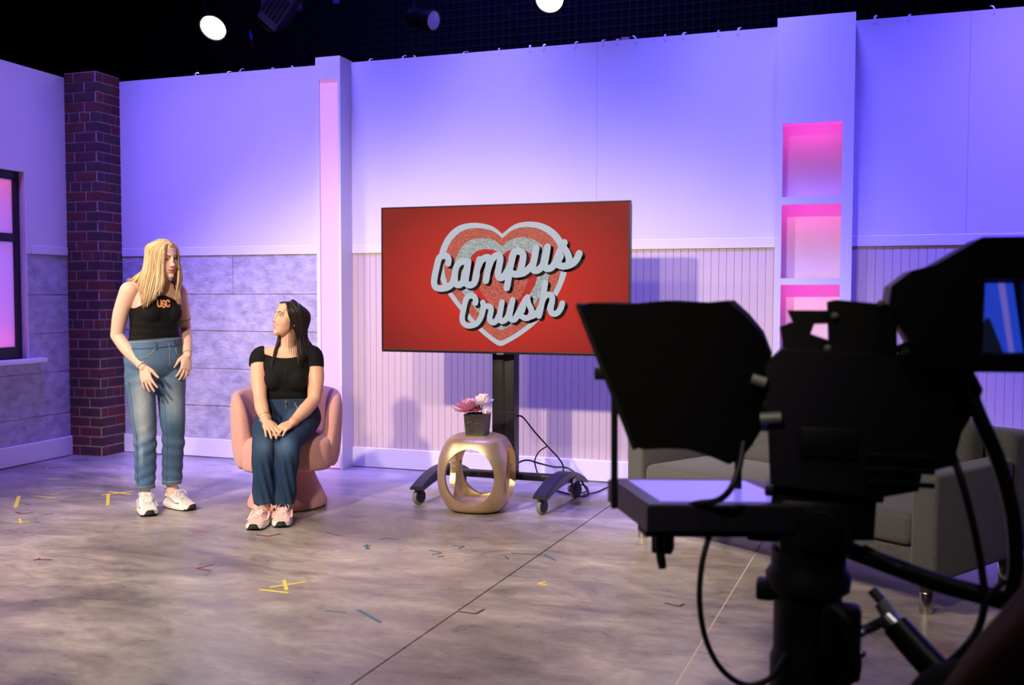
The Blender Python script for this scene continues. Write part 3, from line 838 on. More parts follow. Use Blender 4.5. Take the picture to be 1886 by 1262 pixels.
def bloom(name, c, rad, m_, rings_, seed, curl=.35, wide=.42):
    rnd = random.Random(seed)
    f = empty(name, c); f.parent = pl
    b = B()
    for ri, (np_, el, ln_) in enumerate(rings_):
        for k in range(np_):
            az = 2 * PI * (k + .5 * (ri % 2)) / np_ + rnd.uniform(-.12, .12)
            e = R(el) + rnd.uniform(-.12, .12)
            L = rad * ln_ * rnd.uniform(.9, 1.1)
            pts = []
            for t, ww in [(0, .3), (.35, .8), (.7, 1), (1, .55)]:
                rr = L * t; el2 = e + curl * t
                ctr = Vector((math.cos(az) * math.cos(el2) * rr, math.sin(az) * math.cos(el2) * rr, math.sin(el2) * rr))
                tn = Vector((-math.sin(az), math.cos(az), 0))
                w_ = ww * L * wide * .5
                pts.append((ctr - tn * w_, ctr + Vector((0, 0, -.06 * L)), ctr + tn * w_))
            v = [p for tr in pts for p in tr]
            b.add(v, [(3 * i + j, 3 * i + j + 1, 3 * i + j + 4, 3 * i + j + 3) for i in range(3) for j in range(2)])
    b.sphere((0, 0, rad * .08), rad * .16, 6)
    b.obj('petals', m_, f, 60)
    B().tube([(0, 0, 0), (-c[0] * .4, -c[1] * .4, hp - .02 - c[2])], .003, 6).obj('stem', mat('stem_green', (60, 70, 46), .7), f)
    return f
bloom('pink_flower', (-.052, -.035, .152), .092, Mp1, [(13, -14, 1.0), (13, 8, .98), (11, 28, .9), (9, 50, .75), (6, 72, .55)], 1, .3, .40)
bloom('white_flower', (.036, -.020, .186), .072, Mp2, [(7, -10, 1), (7, 25, .95), (6, 50, .85), (4, 72, .7)], 2, .5, .85)
bloom('plum_flower', (.016, -.045, .150), .034, Mp3, [(8, 5, 1), (7, 40, .9), (4, 70, .7)], 3, .4, .5)
bloom('white_flower', (.064, -.04, .135), .028, Mp2, [(6, -20, 1), (5, 30, .9), (3, 65, .7)], 4, .5, .8)

# ================================================================== PINK BARREL CHAIR
ch = empty('swivel_chair', (-3.193, 5.208, 0.000), R(32.5)); ch.scale = (.955, .955, .955)
tag(ch, 'pink boucle barrel swivel chair on a flared round pedestal', 'chair')
Mbou = mat('pink_boucle', (224, 164, 156), .95, var=.08, scale=60, bump=.55, bscale=210, bdist=.006, sheen=.3)
B().lathe([(.002, .0), (.235, .0), (.252, .012), (.254, .03), (.24, .065), (.19, .17), (.165, .235), (.16, .275), (.002, .275)], 56).obj('pedestal', Mbou, ch, 40)
# seat cushion: D-shaped plan, soft edges
def seat_ring(s, z):
    out = []
    for k in range(64):
        p = 2 * PI * k / 64
        c, s_ = math.cos(p), math.sin(p)
        n_ = 3.6 if s_ < 0 else 2.3
        d = (abs(c) ** n_ + abs(s_) ** n_) ** (-1 / n_)
        out.append((d * c * (.288 + s), d * s_ * ((.30 if s_ < 0 else .27) + s), z))
    return out
prof = [(-.05, .258), (-.016, .262), (-.004, .278), (0, .305), (0, .41), (-.006, .442), (-.022, .462), (-.06, .472), (-.14, .476)]
B().rings([seat_ring(s, z) for s, z in prof]).obj('seat', Mbou, ch, 60)
# wrap-around back: rounded slab swept round the plan, arms sloping down at the front
rings = []
N = 44
for i in range(N + 1):
    t = -1 + 2 * i / N
    ph = R(128) * t                                   # 0 at the back
    u = abs(t)
    e = max(0, (u - .80) / .20)                        # arm end
    zt = .765 - .06 * u ** 2 - .30 * (1 - math.sqrt(max(0, 1 - e ** 2.2))) * 1.0
    zb = .255 + .02 * (1 - u) + .04 * e ** 2
    th = .047 * (1 - .34 * e ** 3)
    ro = .335 + .012 * u
    cx_, cy_ = math.sin(ph) * (ro - .05) * 1.0, math.cos(ph) * (ro - .05)
    dirx, diry = math.sin(ph), math.cos(ph)
    ring = []
    for k in range(20):
        a = 2 * PI * k / 20
        c, s_ = math.cos(a), math.sin(a)
        d = (abs(c) ** 3 + abs(s_) ** 3) ** (-1 / 3)
        zz = (zt + zb) / 2 + s_ * d * (zt - zb) / 2
        lean = .02 * (zz - .3) / .4
        rr = c * d * th + lean
        ring.append((cx_ + dirx * rr, cy_ + diry * rr, zz))
    rings.append(ring)
B().rings(rings).obj('backrest', Mbou, ch, 60)

# ================================================================== GREY SOFA
sf = empty('sofa', (-.318, 4.635, 0), R(-33.4))
tag(sf, 'charcoal grey two-seat fabric sofa with short chrome legs, behind the studio camera', 'sofa')
Msofa = mat('grey_tweed', (90, 90, 91), .95, col2=(62, 62, 64), scale=160, bump=.3, bscale=260, bdist=.004, sheen=.2)
SWd = .87
def soft(x0, x1, y0, y1, z0, z1, bev=.03, name='p', crown=0, seg=4):
    b = B().box(x0, x1, y0, y1, z0, z1, bev=bev, seg=seg)
    if crown:
        bm = bmesh.new(); me = b.mesh(name); bm.from_mesh(me)
        bmesh.ops.subdivide_edges(bm, edges=[e for e in bm.edges if e.calc_length() > .2], cuts=6, use_grid_fill=True)
        cx_, cy_ = (x0 + x1) / 2, (y0 + y1) / 2
        for v in bm.verts:
            fx, fy = (v.co.x - cx_) / ((x1 - x0) / 2), (v.co.y - cy_) / ((y1 - y0) / 2)
            if v.co.z > (z0 + z1) / 2: v.co.z += crown * (1 - min(1, fx * fx)) * (1 - min(1, fy * fy) * .6)
        bm.to_mesh(me); bm.free(); shade(me, 60)
        return link(name, me, Msofa, sf)
    return b.obj(name, Msofa, sf, 60)
soft(-SWd + .10, SWd - .10, .04, .80, .15, .265, .015, 'seat_base')
for s in (-1, 1):
    soft(s * SWd - (.115 if s > 0 else 0), s * SWd + (.115 if s < 0 else 0), .0, .66, .14, .585, .022, 'armrest')
soft(-SWd, SWd, .665, .84, .14, .70, .04, 'back_frame')
for x0, x1 in [(-SWd + .118, -.002), (.002, SWd - .118)]:
    soft(x0, x1, .012, .64, .267, .405, .035, 'seat_cushion', .018)
    o = soft(x0, x1, .49, .665, .40, .745, .06, 'back_cushion', .03)
Mchr = mat('chrome', (200, 196, 190), .18, metal=1)
for x in (-SWd + .07, SWd - .07):
    for y in (.06, .74):
        l_ = B().lathe([(.027, .0), (.027, .085), (.025, .088)], 20, T(x, y, 0)).obj('leg', Mchr, sf, 40)
        B().lathe([(.026, .0885), (.026, .15)], 20, T(x, y, 0)).obj('leg_sleeve', mat('leg_plastic', (34, 33, 34), .5), l_, 40)

# ================================================================== TAPE MARKS ON THE FLOOR
TAPE = {'yellow': mat('yellow_tape', (226, 204, 76), .6), 'red': mat('dark_red_tape', (96, 40, 42), .6), 'pink': mat('red_tape', (160, 92, 86), .6), 'blue': mat('blue_tape', (74, 112, 136), .6)}
def tape(kind, strips, label, w_=.012, group=None):
    a0 = strips[0]
    c = Vector(((a0[0] + a0[2]) / 2, (a0[1] + a0[3]) / 2, 0))
    t = empty('tape_mark', (c.x, c.y, .0004)); tag(t, label, 'tape mark', group)
    for i, s in enumerate(strips):
        p, q_ = Vector((s[0], s[1], 0)) - c, Vector((s[2], s[3], 0)) - c
        n_ = (q_ - p).normalized(); n_ = Vector((-n_.y, n_.x, 0)) * w_ / 2
        z = .0003 * i
        v = [p - n_, q_ - n_, q_ + n_, p + n_]
        B().add([(x.x, x.y, z) for x in v] + [(x.x, x.y, z + .0005) for x in v], [(3, 2, 1, 0), (4, 5, 6, 7), (0, 1, 5, 4), (1, 2, 6, 5), (2, 3, 7, 6), (3, 0, 4, 7)]).obj('tape_strip', TAPE[kind], t)
tape('yellow', [(-4.97, 4.874, -4.723, 4.6)], 'single yellow tape strip furthest left on the floor', .022)
tape('yellow', [(-4.884, 4.916, -4.703, 4.903), (-4.816, 4.984, -4.787, 5.033)], 'thin yellow tape corner right of the leftmost strip')
tape('yellow', [(-4.478, 5.119, -4.237, 4.835), (-4.493, 5.075, -4.379, 5.245), (-4.528, 5.18, -4.325, 5.152)], 'yellow tape mark with crossed ends left of the standing woman', .020)
tape('yellow', [(-4.092, 4.873, -4.035, 4.881), (-3.986, 4.78, -3.966, 4.797)], 'short yellow tape bits at the left white shoe', .016)
tape('yellow', [(-4.425, 4.301, -4.358, 4.344), (-4.464, 4.378, -4.365, 4.292)], 'small yellow tape cross in front of the leftmost strip')
tape('yellow', [(-5.242, 5.402, -5.15, 5.411)], 'faint yellow tape dash in front of the brick column')
tape('yellow', [(-5.594, 5.731, -5.606, 5.761), (-5.60, 5.75, -5.56, 5.73)], 'tiny yellow tape scrap near the left baseboard')
tape('yellow', [(-2.379, 3.642, -2.235, 3.644), (-2.354, 3.686, -2.246, 3.81), (-2.355, 3.804, -2.26, 3.671)], 'yellow tape cross with a bar on the open floor in front', .016)
tape('yellow', [(-1.241, 4.123, -1.217, 4.162), (-1.241, 4.123, -1.198, 4.114)], 'small yellow tape chevron on the floor in front of the stand')
tape('yellow', [(-4.779, 6.368, -4.721, 6.351)], 'tiny yellow tape dash by the back wall behind the standing woman')
tape('red', [(-4.621, 4.503, -4.549, 4.479), (-4.549, 4.479, -4.517, 4.533)], 'dark red tape corner left, in front of the yellow strips')
tape('red', [(-4.408, 4.501, -4.369, 4.541)], 'dark red tape dash right of the small yellow cross')
tape('red', [(-3.687, 3.717, -3.611, 3.735), (-3.69, 3.70, -3.685, 3.735)], 'dark tape corner furthest left on the front floor')
tape('red', [(-2.849, 3.836, -2.812, 3.918), (-2.849, 3.836, -2.76, 3.819)], 'dark tape chevron on the floor between the seated woman and the front cross')
tape('pink', [(-4.251, 4.06, -4.21, 4.11)], 'faint red tape dash at the left edge of the floor')
tape('pink', [(-5.553, 5.753, -5.495, 5.842)], 'faint red tape dash by the left baseboard')
tape('red', [(-2.946, 4.486, -2.867, 4.478), (-2.867, 4.478, -2.838, 4.55)], 'dull red tape chevron just in front of the pink sneakers')
tape('red', [(-1.437, 3.645, -1.361, 3.641), (-1.361, 3.641, -1.347, 3.706)], 'dull red tape corner on the middle of the front floor')
tape('red', [(-.654, 4.027, -.588, 4.002), (-.588, 4.002, -.574, 4.041)], 'dull red tape corner left of the hanging camera cable')
tape('pink', [(-3.314, 4.424, -3.23, 4.461)], 'faded red tape dash between the two women on the floor', .02)
tape('blue', [(-2.62, 4.66, -2.509, 4.617)], 'blue tape strip right of the pink sneakers')
tape('blue', [(-2.286, 4.449, -2.25, 4.474), (-2.291, 4.48, -2.233, 4.419), (-2.284, 4.499, -2.243, 4.408)], 'blue tape star in front of the gold table, left')
tape('blue', [(-2.265, 4.605, -2.255, 4.652), (-2.255, 4.652, -2.178, 4.643)], 'thin blue tape corner just behind the blue star')
tape('blue', [(-1.933, 4.494, -1.862, 4.475), (-1.886, 4.421, -1.852, 4.463), (-1.843, 4.391, -1.817, 4.415)], 'blue tape zigzag in front of the gold table')
tape('blue', [(-1.858, 4.619, -1.792, 4.625), (-1.803, 4.573, -1.792, 4.625)], 'blue tape corner right behind the blue zigzag')
tape('blue', [(-1.53, 4.512, -1.496, 4.461)], 'short blue tape dash in front of the right front caster')
tape('blue', [(-1.521, 4.576, -1.363, 4.599), (-1.352, 4.595, -1.269, 4.513)], 'long blue tape corner left of the prompter tray')
tape('blue', [(-1.841, 3.534, -1.68, 3.421)], 'single blue tape strip on the front floor', .016)
tape('blue', [(-1.96, 3.481, -1.867, 3.487)], 'faint blue tape dash left of the single front blue strip')
tape('pink', [(.377, 3.852, .452, 3.895), (.377, 3.805, .455, 3.73)], 'red tape chevron on the floor in front of the right sofa leg', .016)
tape('pink', [(-.708, 4.865, -.611, 4.854), (-.584, 4.853, -.504, 4.858)], 'red tape dashes on the floor under the sofa front')

# ================================================================== STUDIO CAMERA in the foreground (local frame: x right, y away, z up)
KX, KR = (-0.045, 2.353, 0.000), R(--1.515)
Mc1 = mat('camera_black', (11, 11, 13), .55, spec=.3); Mc2 = mat('camera_satin', (27, 26, 36), .4, spec=.4); Mcloth = mat('hood_cloth', (9, 9, 10), .95, bump=.3, bscale=30, bdist=.01, spec=.1)
Mst2 = mat('brushed_steel', (170, 172, 176), .3, metal=.9); Mgr = mat('worn_grey', (96, 98, 98), .55)


def q2(*p): return [(a[0], a[2]) for a in p]


# ---------- pedestal
pd = empty('camera_pedestal', KX, KR)
tag(pd, 'black studio camera pedestal column with pan bars, cut by the lower frame edge', 'pedestal')
b = B()
b.lathe([(.085, .14), (.085, .44), (.078, .46), (.078, .60), (.095, .61), (.098, .64), (.085, .66), (.085, .70), (.060, .71), (.060, .78)], 32, T(.0, 0, 0))
b.obj('column', Mc1, pd, 40)
b = B(); b.lathe([(.10, .06), (.36, .06), (.38, .08), (.38, .13), (.30, .17), (.10, .19)], 40); b.obj('base', Mc1, pd, 40)
for k in range(3):
    a = 2 * PI * k / 3 + .5
    cx_, cy_ = .30 * math.cos(a), .30 * math.sin(a)
    b = B(); X_ = T(cx_, cy_, .05) @ rotz(a) @ Matrix.Rotation(PI / 2, 4, 'X')
    for s_ in (-.026, .026): b.lathe([(.012, s_ - .012), (.049, s_ - .013), (.0495, s_ + .013), (.012, s_ + .012)], 20, X_)
    b.obj('wheel', mat('rubber', (26, 26, 27), .7), pd, 40)
rg = B(); pts = [(.225 * math.cos(a), .225 * math.sin(a), .27) for a in np.linspace(0, 2 * PI, 41)]
rg.tube(pts, .013, 8); rg.obj('steering_ring', Mc1, pd, 60)
for k in range(3):
    a = 2 * PI * k / 3
    B().tube([(.07 * math.cos(a), .07 * math.sin(a), .29), (.22 * math.cos(a), .22 * math.sin(a), .27)], .009, 8).obj('ring_spoke', Mc1, pd, 60)
# pan-tilt head
b = B().box(-.07, .10, -.07, .07, .70, .83, bev=.02); b.obj('tilt_head', Mc2, pd, 40)
B().lathe([(.02, -.10), (.045, -.098), (.05, -.09), (.05, .09), (.045, .098), (.02, .10)], 24, T(.02, 0, .765) @ Matrix.Rotation(PI / 2, 4, 'X')).obj('tilt_drum', Mc1, pd, 40)
B().box(-.10, .16, -.06, .06, .83, .855, bev=.006).obj('wedge_plate', Mc2, pd, 40)
# clamps on the column
B().box(-.118, -.075, -.03, .03, .575, .62, bev=.008).obj('lock_knob', Mc1, pd, 40)
# pan bars
def loc(*p): return [Vector(x) for x in p]
o = B().tube(catmull(loc((0.081, 0.020, 0.703), (0.179, -0.020, 0.681), (0.287, -0.070, 0.660), (0.418, -0.120, 0.647)), 6), .021, 14).obj('pan_bar', Mc1, pd, 60)
B().tube(loc((0.120, -0.020, 0.719), (0.214, -0.045, 0.678)), .008, 8).obj('pan_bar_rail', Mgr, o, 60)
o = B().tube(loc((0.186, -0.080, 0.563), (0.231, -0.110, 0.520), (0.290, -0.150, 0.468)), [.030, .032, .034], 16).obj('pan_handle', Mc2, pd, 60)
B().tube(loc((0.137, -0.050, 0.631), (0.162, -0.060, 0.604)), .012, 12).obj('handle_rod', Mst2, o, 60)
B().tube(loc((0.155, -0.060, 0.608), (0.178, -0.065, 0.573)), [.017, .018], 14).obj('chrome_sleeve', mat('chrome_bright', (240, 240, 245), .25, metal=.6), o, 60)
B().tube(loc((0.167, -0.065, 0.574), (0.200, -0.085, 0.547)), [.022, .026], 14).obj('clamp_collar', Mst2, o, 60)
B().tube(loc((0.184, -0.060, 0.578), (0.134, -0.050, 0.541), (0.065, -0.030, 0.501)), .012, 10).obj('clamp_arm', Mgr, o, 60)
for c, r_ in [((0.077, -0.070, 0.524), .014), ((0.116, -0.080, 0.539), .012), ((0.114, -0.090, 0.495), .013), ((0.069, -0.090, 0.480), .011)]:
    B().sphere(c, (r_, r_, r_ * .8), 8).obj('bolt_head', Mst2, pd, 60)
B().box(.03, .115, -.11, -.05, .43, .60, bev=.012).obj('pan_lock_block', Mc1, pd, 40)
b = B(); b.tube(catmull(loc((0.050, -0.100, 0.595), (0.084, -0.120, 0.568), (0.103, -0.120, 0.473), (0.070, -0.110, 0.426)), 5), .014, 8); b.obj('control_arm', Mc1, pd, 60)

# ---------- camera body
sc_ = empty('studio_camera', KX, KR)
tag(sc_, 'large black broadcast camera with viewfinder, out of focus in the right foreground', 'camera')
B().prism(q2((-0.101, 0.000, 1.137), (-0.067, 0.000, 1.174), (0.229, 0.000, 1.160), (0.292, 0.000, 1.119), (0.304, 0.000, 0.930), (0.234, 0.000, 0.905), (0.228, 0.000, 0.867), (0.143, 0.000, 0.846), (-0.087, 0.000, 0.864)), -.085, .085).obj('camera_body', Mc2, sc_, 30)
B().prism(q2((-0.075, 0.000, 0.871), (0.145, 0.000, 0.859), (0.140, 0.000, 0.745), (-0.104, 0.000, 0.726)), -.06, .06).obj('body_base', Mc1, sc_, 30)
lensc = Vector((-0.114, 0.000, 1.038))
B().lathe([(.02, -.07), (.060, -.07), (.064, -.05), (.064, .03), (.054, .04), (.054, .09), (.02, .10)], 28, T(*lensc) @ Matrix.Rotation(PI / 2, 4, 'Y')).obj('lens_barrel', Mc1, sc_, 40)
B().box(-.022, .10, -.092, -.082, .93, 1.00, bev=.004).obj('side_panel', Mc1, sc_, 40)
for z in (.875, .905, .935): B().box(.12, .26, -.091, -.084, z, z + .012, bev=.002).obj('vent_slot', Mc1, sc_)
# top handle and accessories
B().prism(q2((-0.056, 0.000, 1.261), (0.038, 0.000, 1.261), (0.041, 0.000, 1.231), (-0.041, 0.000, 1.228)), -.025, .025).obj('handle_grip', Mc1, sc_, 30)
B().prism(q2((-0.072, 0.000, 1.222), (-0.048, 0.000, 1.233), (0.005, 0.000, 1.231), (-0.004, 0.000, 1.206), (0.040, 0.000, 1.191), (0.042, 0.000, 1.157), (-0.064, 0.000, 1.158), (-0.067, 0.000, 1.193)), -.03, .03).obj('handle_post', Mc1, sc_, 30)
B().tube(loc((-0.070, -0.040, 1.166), (-0.017, -0.040, 1.157)), .010, 10).obj('handle_rail', Mgr, sc_, 60)
B().prism(q2((0.032, 0.000, 1.281), (0.052, 0.000, 1.286), (0.179, 0.000, 1.274), (0.183, 0.000, 1.153), (0.038, 0.000, 1.150)), -.045, .045).obj('viewfinder_mount', Mc1, sc_, 30)
for c in ((0.048, -0.050, 1.249), (0.034, -0.045, 1.175), (0.145, -0.050, 1.277)): B().sphere(c, .009, 8).obj('knob', Mgr, sc_, 60)
# white scuffs / steel fittings by the lens
for p_, q_, r_ in [((-0.130, -0.090, 1.105), (-0.099, -0.090, 1.096), .013), ((-0.110, -0.090, 1.014), (-0.064, -0.090, 1.018), .014)]:
    B().tube([p_, q_], r_, 10).obj('lens_support', mat('dull_steel', (120, 122, 116), .5, metal=.3), sc_, 60)
for x_, y_ in ((1528, 845), (1545, 918), (1580, 924), (1412, 838), (1410, 882)):
    pass
# viewfinder housing with a hooded colour display
vf = B().prism(q2((0.158, 0.000, 1.277), (0.162, 0.000, 1.316), (0.205, 0.000, 1.350), (0.250, 0.000, 1.362), (0.303, 0.000, 1.395), (0.342, 0.000, 1.420), (0.548, 0.000, 1.420), (0.550, 0.000, 1.325), (0.348, 0.000, 1.330), (0.346, 0.000, 1.181), (0.321, 0.000, 1.137), (0.229, 0.000, 1.144)), -.10, .10).obj('viewfinder', Mc1, sc_, 30)
B().prism(q2((0.330, 0.000, 1.162), (0.352, 0.000, 1.171), (0.554, 0.000, 1.175), (0.555, 0.000, 1.135), (0.324, 0.000, 1.132)), -.10, .10).obj('viewfinder_tray', Mc1, sc_, 30)
B().prism(q2((0.344, 0.000, 1.335), (0.550, 0.000, 1.334), (0.554, 0.000, 1.170), (0.347, 0.000, 1.166)), -.01, .10).obj('display_back', Mc1, sc_, 30)
B().prism(q2((0.426, 0.000, 1.335), (0.550, 0.000, 1.334), (0.554, 0.000, 1.170), (0.441, 0.000, 1.168)), -.09, -.01).obj('display_hood', Mc1, sc_, 30)
ds = B().prism(q2((0.352, -0.015, 1.323), (0.417, -0.015, 1.323), (0.440, -0.015, 1.171), (0.349, -0.015, 1.170)), -.016, -.011).obj('display', glow('display_blue', (34, 62, 190), .9), sc_)
B().prism(q2((0.387, -0.017, 1.323), (0.400, -0.017, 1.323), (0.422, -0.017, 1.171), (0.412, -0.017, 1.171)), -.0185, -.0165).obj('display_stripe', glow('display_lilac', (104, 92, 190), .9), ds)
B().prism(q2((0.348, -0.017, 1.206), (0.365, -0.017, 1.248), (0.373, -0.017, 1.244), (0.401, -0.017, 1.171), (0.349, -0.017, 1.170)), -.0185, -.0165).obj('display_shape', glow('display_dark', (14, 18, 34), .9), ds)
B().tube(loc((0.195, 0.000, 1.154), (0.240, 0.000, 1.179)), .03, 14).obj('viewfinder_arm', Mc1, sc_, 60)
# rear block under the viewfinder
B().prism(q2((0.240, 0.000, 1.155), (0.332, 0.000, 1.137), (0.353, 0.000, 1.094), (0.343, 0.000, 1.057), (0.313, 0.000, 0.998), (0.297, 0.000, 0.923), (0.234, 0.000, 0.920)), -.075, .06).obj('rear_module', Mc1, sc_, 30)

# ---------- teleprompter
tpm = empty('teleprompter', KX, KR)
tag(tpm, 'black cloth-hooded teleprompter with a flat monitor, its blue reflection made to glow, mounted ahead of the camera', 'teleprompter')
def rect(top, bot, w0, w1):
    t, b_ = Vector(top), Vector(bot)
    n_ = 6; out = []
    a = [t + Vector((0, -w0 + 2 * w0 * i / n_, 0)) for i in range(n_ + 1)]
    c = [b_ + Vector((0, w1 - 2 * w1 * i / n_, 0)) for i in range(n_ + 1)]
    l_ = [a[-1].lerp(c[0], i / n_) for i in range(1, n_)]; r_ = [c[-1].lerp(a[0], i / n_) for i in range(1, n_)]
    return a + l_ + c + r_
fr = [rect((-0.518, 0.000, 1.270), (-0.384, 0.000, 0.944), .15, .15), rect((-0.493, 0.000, 1.278), (-0.366, 0.000, 0.941), .155, .155), rect((-0.415, 0.000, 1.274), (-0.319, 0.000, 0.945), .152, .15), rect((-0.328, 0.000, 1.283), (-0.269, 0.000, 0.944), .14, .14),
      rect((-0.244, 0.000, 1.278), (-0.221, 0.000, 0.928), .13, .12), rect((-0.185, 0.000, 1.284), (-0.178, 0.000, 0.909), .12, .11), rect((-0.147, 0.000, 1.250), (-0.153, 0.000, 0.918), .10, .09), rect((-0.112, 0.000, 1.209), (-0.128, 0.000, 0.950), .08, .07), rect((-0.091, 0.000, 1.158), (-0.111, 0.000, 0.980), .065, .06)]
B().rings(fr, cap=True).obj('hood', Mcloth, tpm, 50)
b = B()
for t_, u_ in [(fr[0], 0)]:
    P = t_ + t_[:1]
    b.tube([p + Vector((-.004, 0, 0)) for p in P], .007, 8)
b.obj('hood_frame', Mc1, tpm, 60)
B().tube(loc((-0.440, -0.130, 1.128), (-0.438, -0.130, 0.796)), .0085, 10).obj('support_post', Mc1, tpm, 60)
B().box(*[v for v in (-.485, -.452, -.15, -.11, 1.098, 1.128)], bev=.005).obj('post_knob', Mc1, tpm, 40)
B().tube(loc((-0.170, 0.080, 0.967), (-0.168, 0.080, 0.811)), .009, 10).obj('support_post', Mc1, tpm, 60)
# monitor tray: far-left, near-left, near-right, far-right corners of the top face
def slab(c4, z0, z1, name, m_, parent=tpm):
    v = [(x, y, z) for z in (z0, z1) for x, y in c4]
    return B().add(v, [(3, 2, 1, 0), (4, 5, 6, 7), (0, 1, 5, 4), (1, 2, 6, 5), (2, 3, 7, 6), (3, 0, 4, 7)]).obj(name, m_, parent)
TC = [(-.505, .13), (-.355, -.17), (.02, -.06), (-.135, .23)]
zt = .818
slab(TC, zt - .062, zt - .006, 'monitor_case', Mc2)
inn = [tuple(Vector((sum(p[0] for p in TC) / 4, sum(p[1] for p in TC) / 4)).lerp(Vector(p), .97)) for p in TC]
slab(inn, zt - .006, zt - .001, 'monitor_bezel', mat('bezel_satin', (60, 58, 76), .35))
sn = [tuple(Vector((sum(p[0] for p in TC) / 4, sum(p[1] for p in TC) / 4)).lerp(Vector(p), .78)) for p in TC]
slab(sn, zt - .001, zt + .0006, 'monitor_screen', glow('prompter_reflection_glow', (138, 120, 246), .9, rough=.2))  # blue wall reflection in the monitor glass, put in as emission
slab([(-.40, -.02), (-.37, -.09), (.10, .05), (.07, .12)], zt - .095, zt - .062, 'mount_rail', Mc1)
B().box(-.36, -.31, -.07, -.02, zt - .14, zt - .062, bev=.006).obj('rail_clamp', Mc1, tpm, 40)
B().tube(catmull(loc((-0.336, -0.100, 0.732), (-0.334, -0.100, 0.694), (-0.328, -0.100, 0.654)), 4), [.012] * 4 + [.011] * 3 + [.010] * 2, 10).obj('clamp_lever', Mc1, tpm, 60)
B().box(-.14, .06, -.05, .05, .72, .76, bev=.008).obj('support_arm', Mc1, tpm, 40)

# ---------- cables on the camera
def kcable(pts, r, label, m=None):
    o = B().tube(catmull(pts, 8), r, 10).obj('camera_cable', m or Mcab, None, 60)
    o.location = KX; o.rotation_euler = (0, 0, KR)
    return tag(o, label, 'cable')
kcable([(-0.220, -0.100, 0.741), (-0.235, -0.120, 0.675), (-0.238, -0.130, 0.589), (-0.222, -0.130, 0.502), (-0.185, -0.120, 0.433), (-0.131, -0.110, 0.401), (-0.077, -0.100, 0.422), (-0.045, -0.085, 0.474)], .0068, 'black cable hanging in a big loop under the prompter tray')
kcable([(-0.147, -0.100, 0.960), (-0.153, -0.140, 0.910), (-0.169, -0.160, 0.864), (-0.199, -0.150, 0.833), (-0.250, -0.130, 0.818), (-0.293, -0.100, 0.793)], .0075, 'black cable drooping from the hood onto the prompter monitor')
kcable([(0.318, -0.050, 1.123), (0.343, -0.080, 1.044), (0.382, -0.100, 0.944), (0.408, -0.120, 0.834), (0.415, -0.130, 0.733), (0.408, -0.130, 0.663)], .016, 'thick black cable running down the far right side of the camera', mat('cable_satin', (18, 17, 26), .35))
kcable([(0.298, -0.040, 0.954), (0.319, -0.080, 0.878), (0.344, -0.100, 0.766), (0.359, -0.110, 0.664), (0.351, -0.120, 0.596), (0.320, -0.130, 0.543), (0.272, -0.140, 0.494)], .0085, 'thinner black cable curving from the camera back down to the pan handle')
kcable([(0.321, -0.160, 0.560), (0.337, -0.160, 0.585), (0.348, -0.150, 0.617), (0.365, -0.140, 0.662), (0.395, -0.130, 0.697)], .006, 'short black cable branching near the pan bar end')

# ================================================================== PEOPLE
from mathutils.bvhtree import BVHTree


def ring(c, ux, uy, a, b, n=24, ex=2.0):
    out = []
    for k in range(n):
        p = 2 * PI * k / n
        co, si = math.cos(p), math.sin(p)
        d = (abs(co) ** ex + abs(si) ** ex) ** (-1 / ex)
        out.append(Vector(c) + Vector(ux) * (a * d * co) + Vector(uy) * (b * d * si))
    return out


def limb(b, pts, rad, n=28, sub=9):
    """smooth tapering limb with rounded ends; pts joints, rad radius at each"""
    P = catmull(pts, sub)
    m = len(P) - 1
    rs = []
    for i in range(m + 1):
        t = i / m * (len(rad) - 1); k = min(int(t), len(rad) - 2); f_ = t - k; f_ = f_ * f_ * (3 - 2 * f_)
        rs.append(rad[k] * (1 - f_) + rad[k + 1] * f_)
    b.tube(P, rs, n)
    b.sphere(P[0], rs[0] * .995, 14); b.sphere(P[-1], rs[-1] * .995, 14)
    return P, rs


def voxel(b, size, smooth=4, name='m'):
    o = b.obj('tmp_' + name, None)
    md = o.modifiers.new('r', 'REMESH'); md.mode = 'VOXEL'; md.voxel_size = size
    if smooth:
        ms_ = o.modifiers.new('s', 'SMOOTH'); ms_.factor = .5; ms_.iterations = smooth
    me = evaluated(o)
    old = o.data
    bpy.data.objects.remove(o); bpy.data.meshes.remove(old)
    me.name = name
    for p in me.polygons: p.use_smooth = True
    return me


def arrays(me):
    v = np.empty(len(me.vertices) * 3); me.vertices.foreach_get('co', v); v = v.reshape(-1, 3)
    nn = np.empty(len(me.vertices) * 3); me.vertices.foreach_get('normal', nn); nn = nn.reshape(-1, 3)
    return v, nn


def displaced(me, fn):
    v, nn = arrays(me)
    v2 = v + nn * fn(v)[:, None]
    me.vertices.foreach_set('co', v2.ravel()); me.update()
    return me


def colour(me, fn):
    v, _ = arrays(me)
    c = np.ones((len(v), 4)); c[:, :3] = fn(v)
    at = me.color_attributes.new('Col', 'FLOAT_COLOR', 'POINT')
    at.data.foreach_set('color', c.ravel())


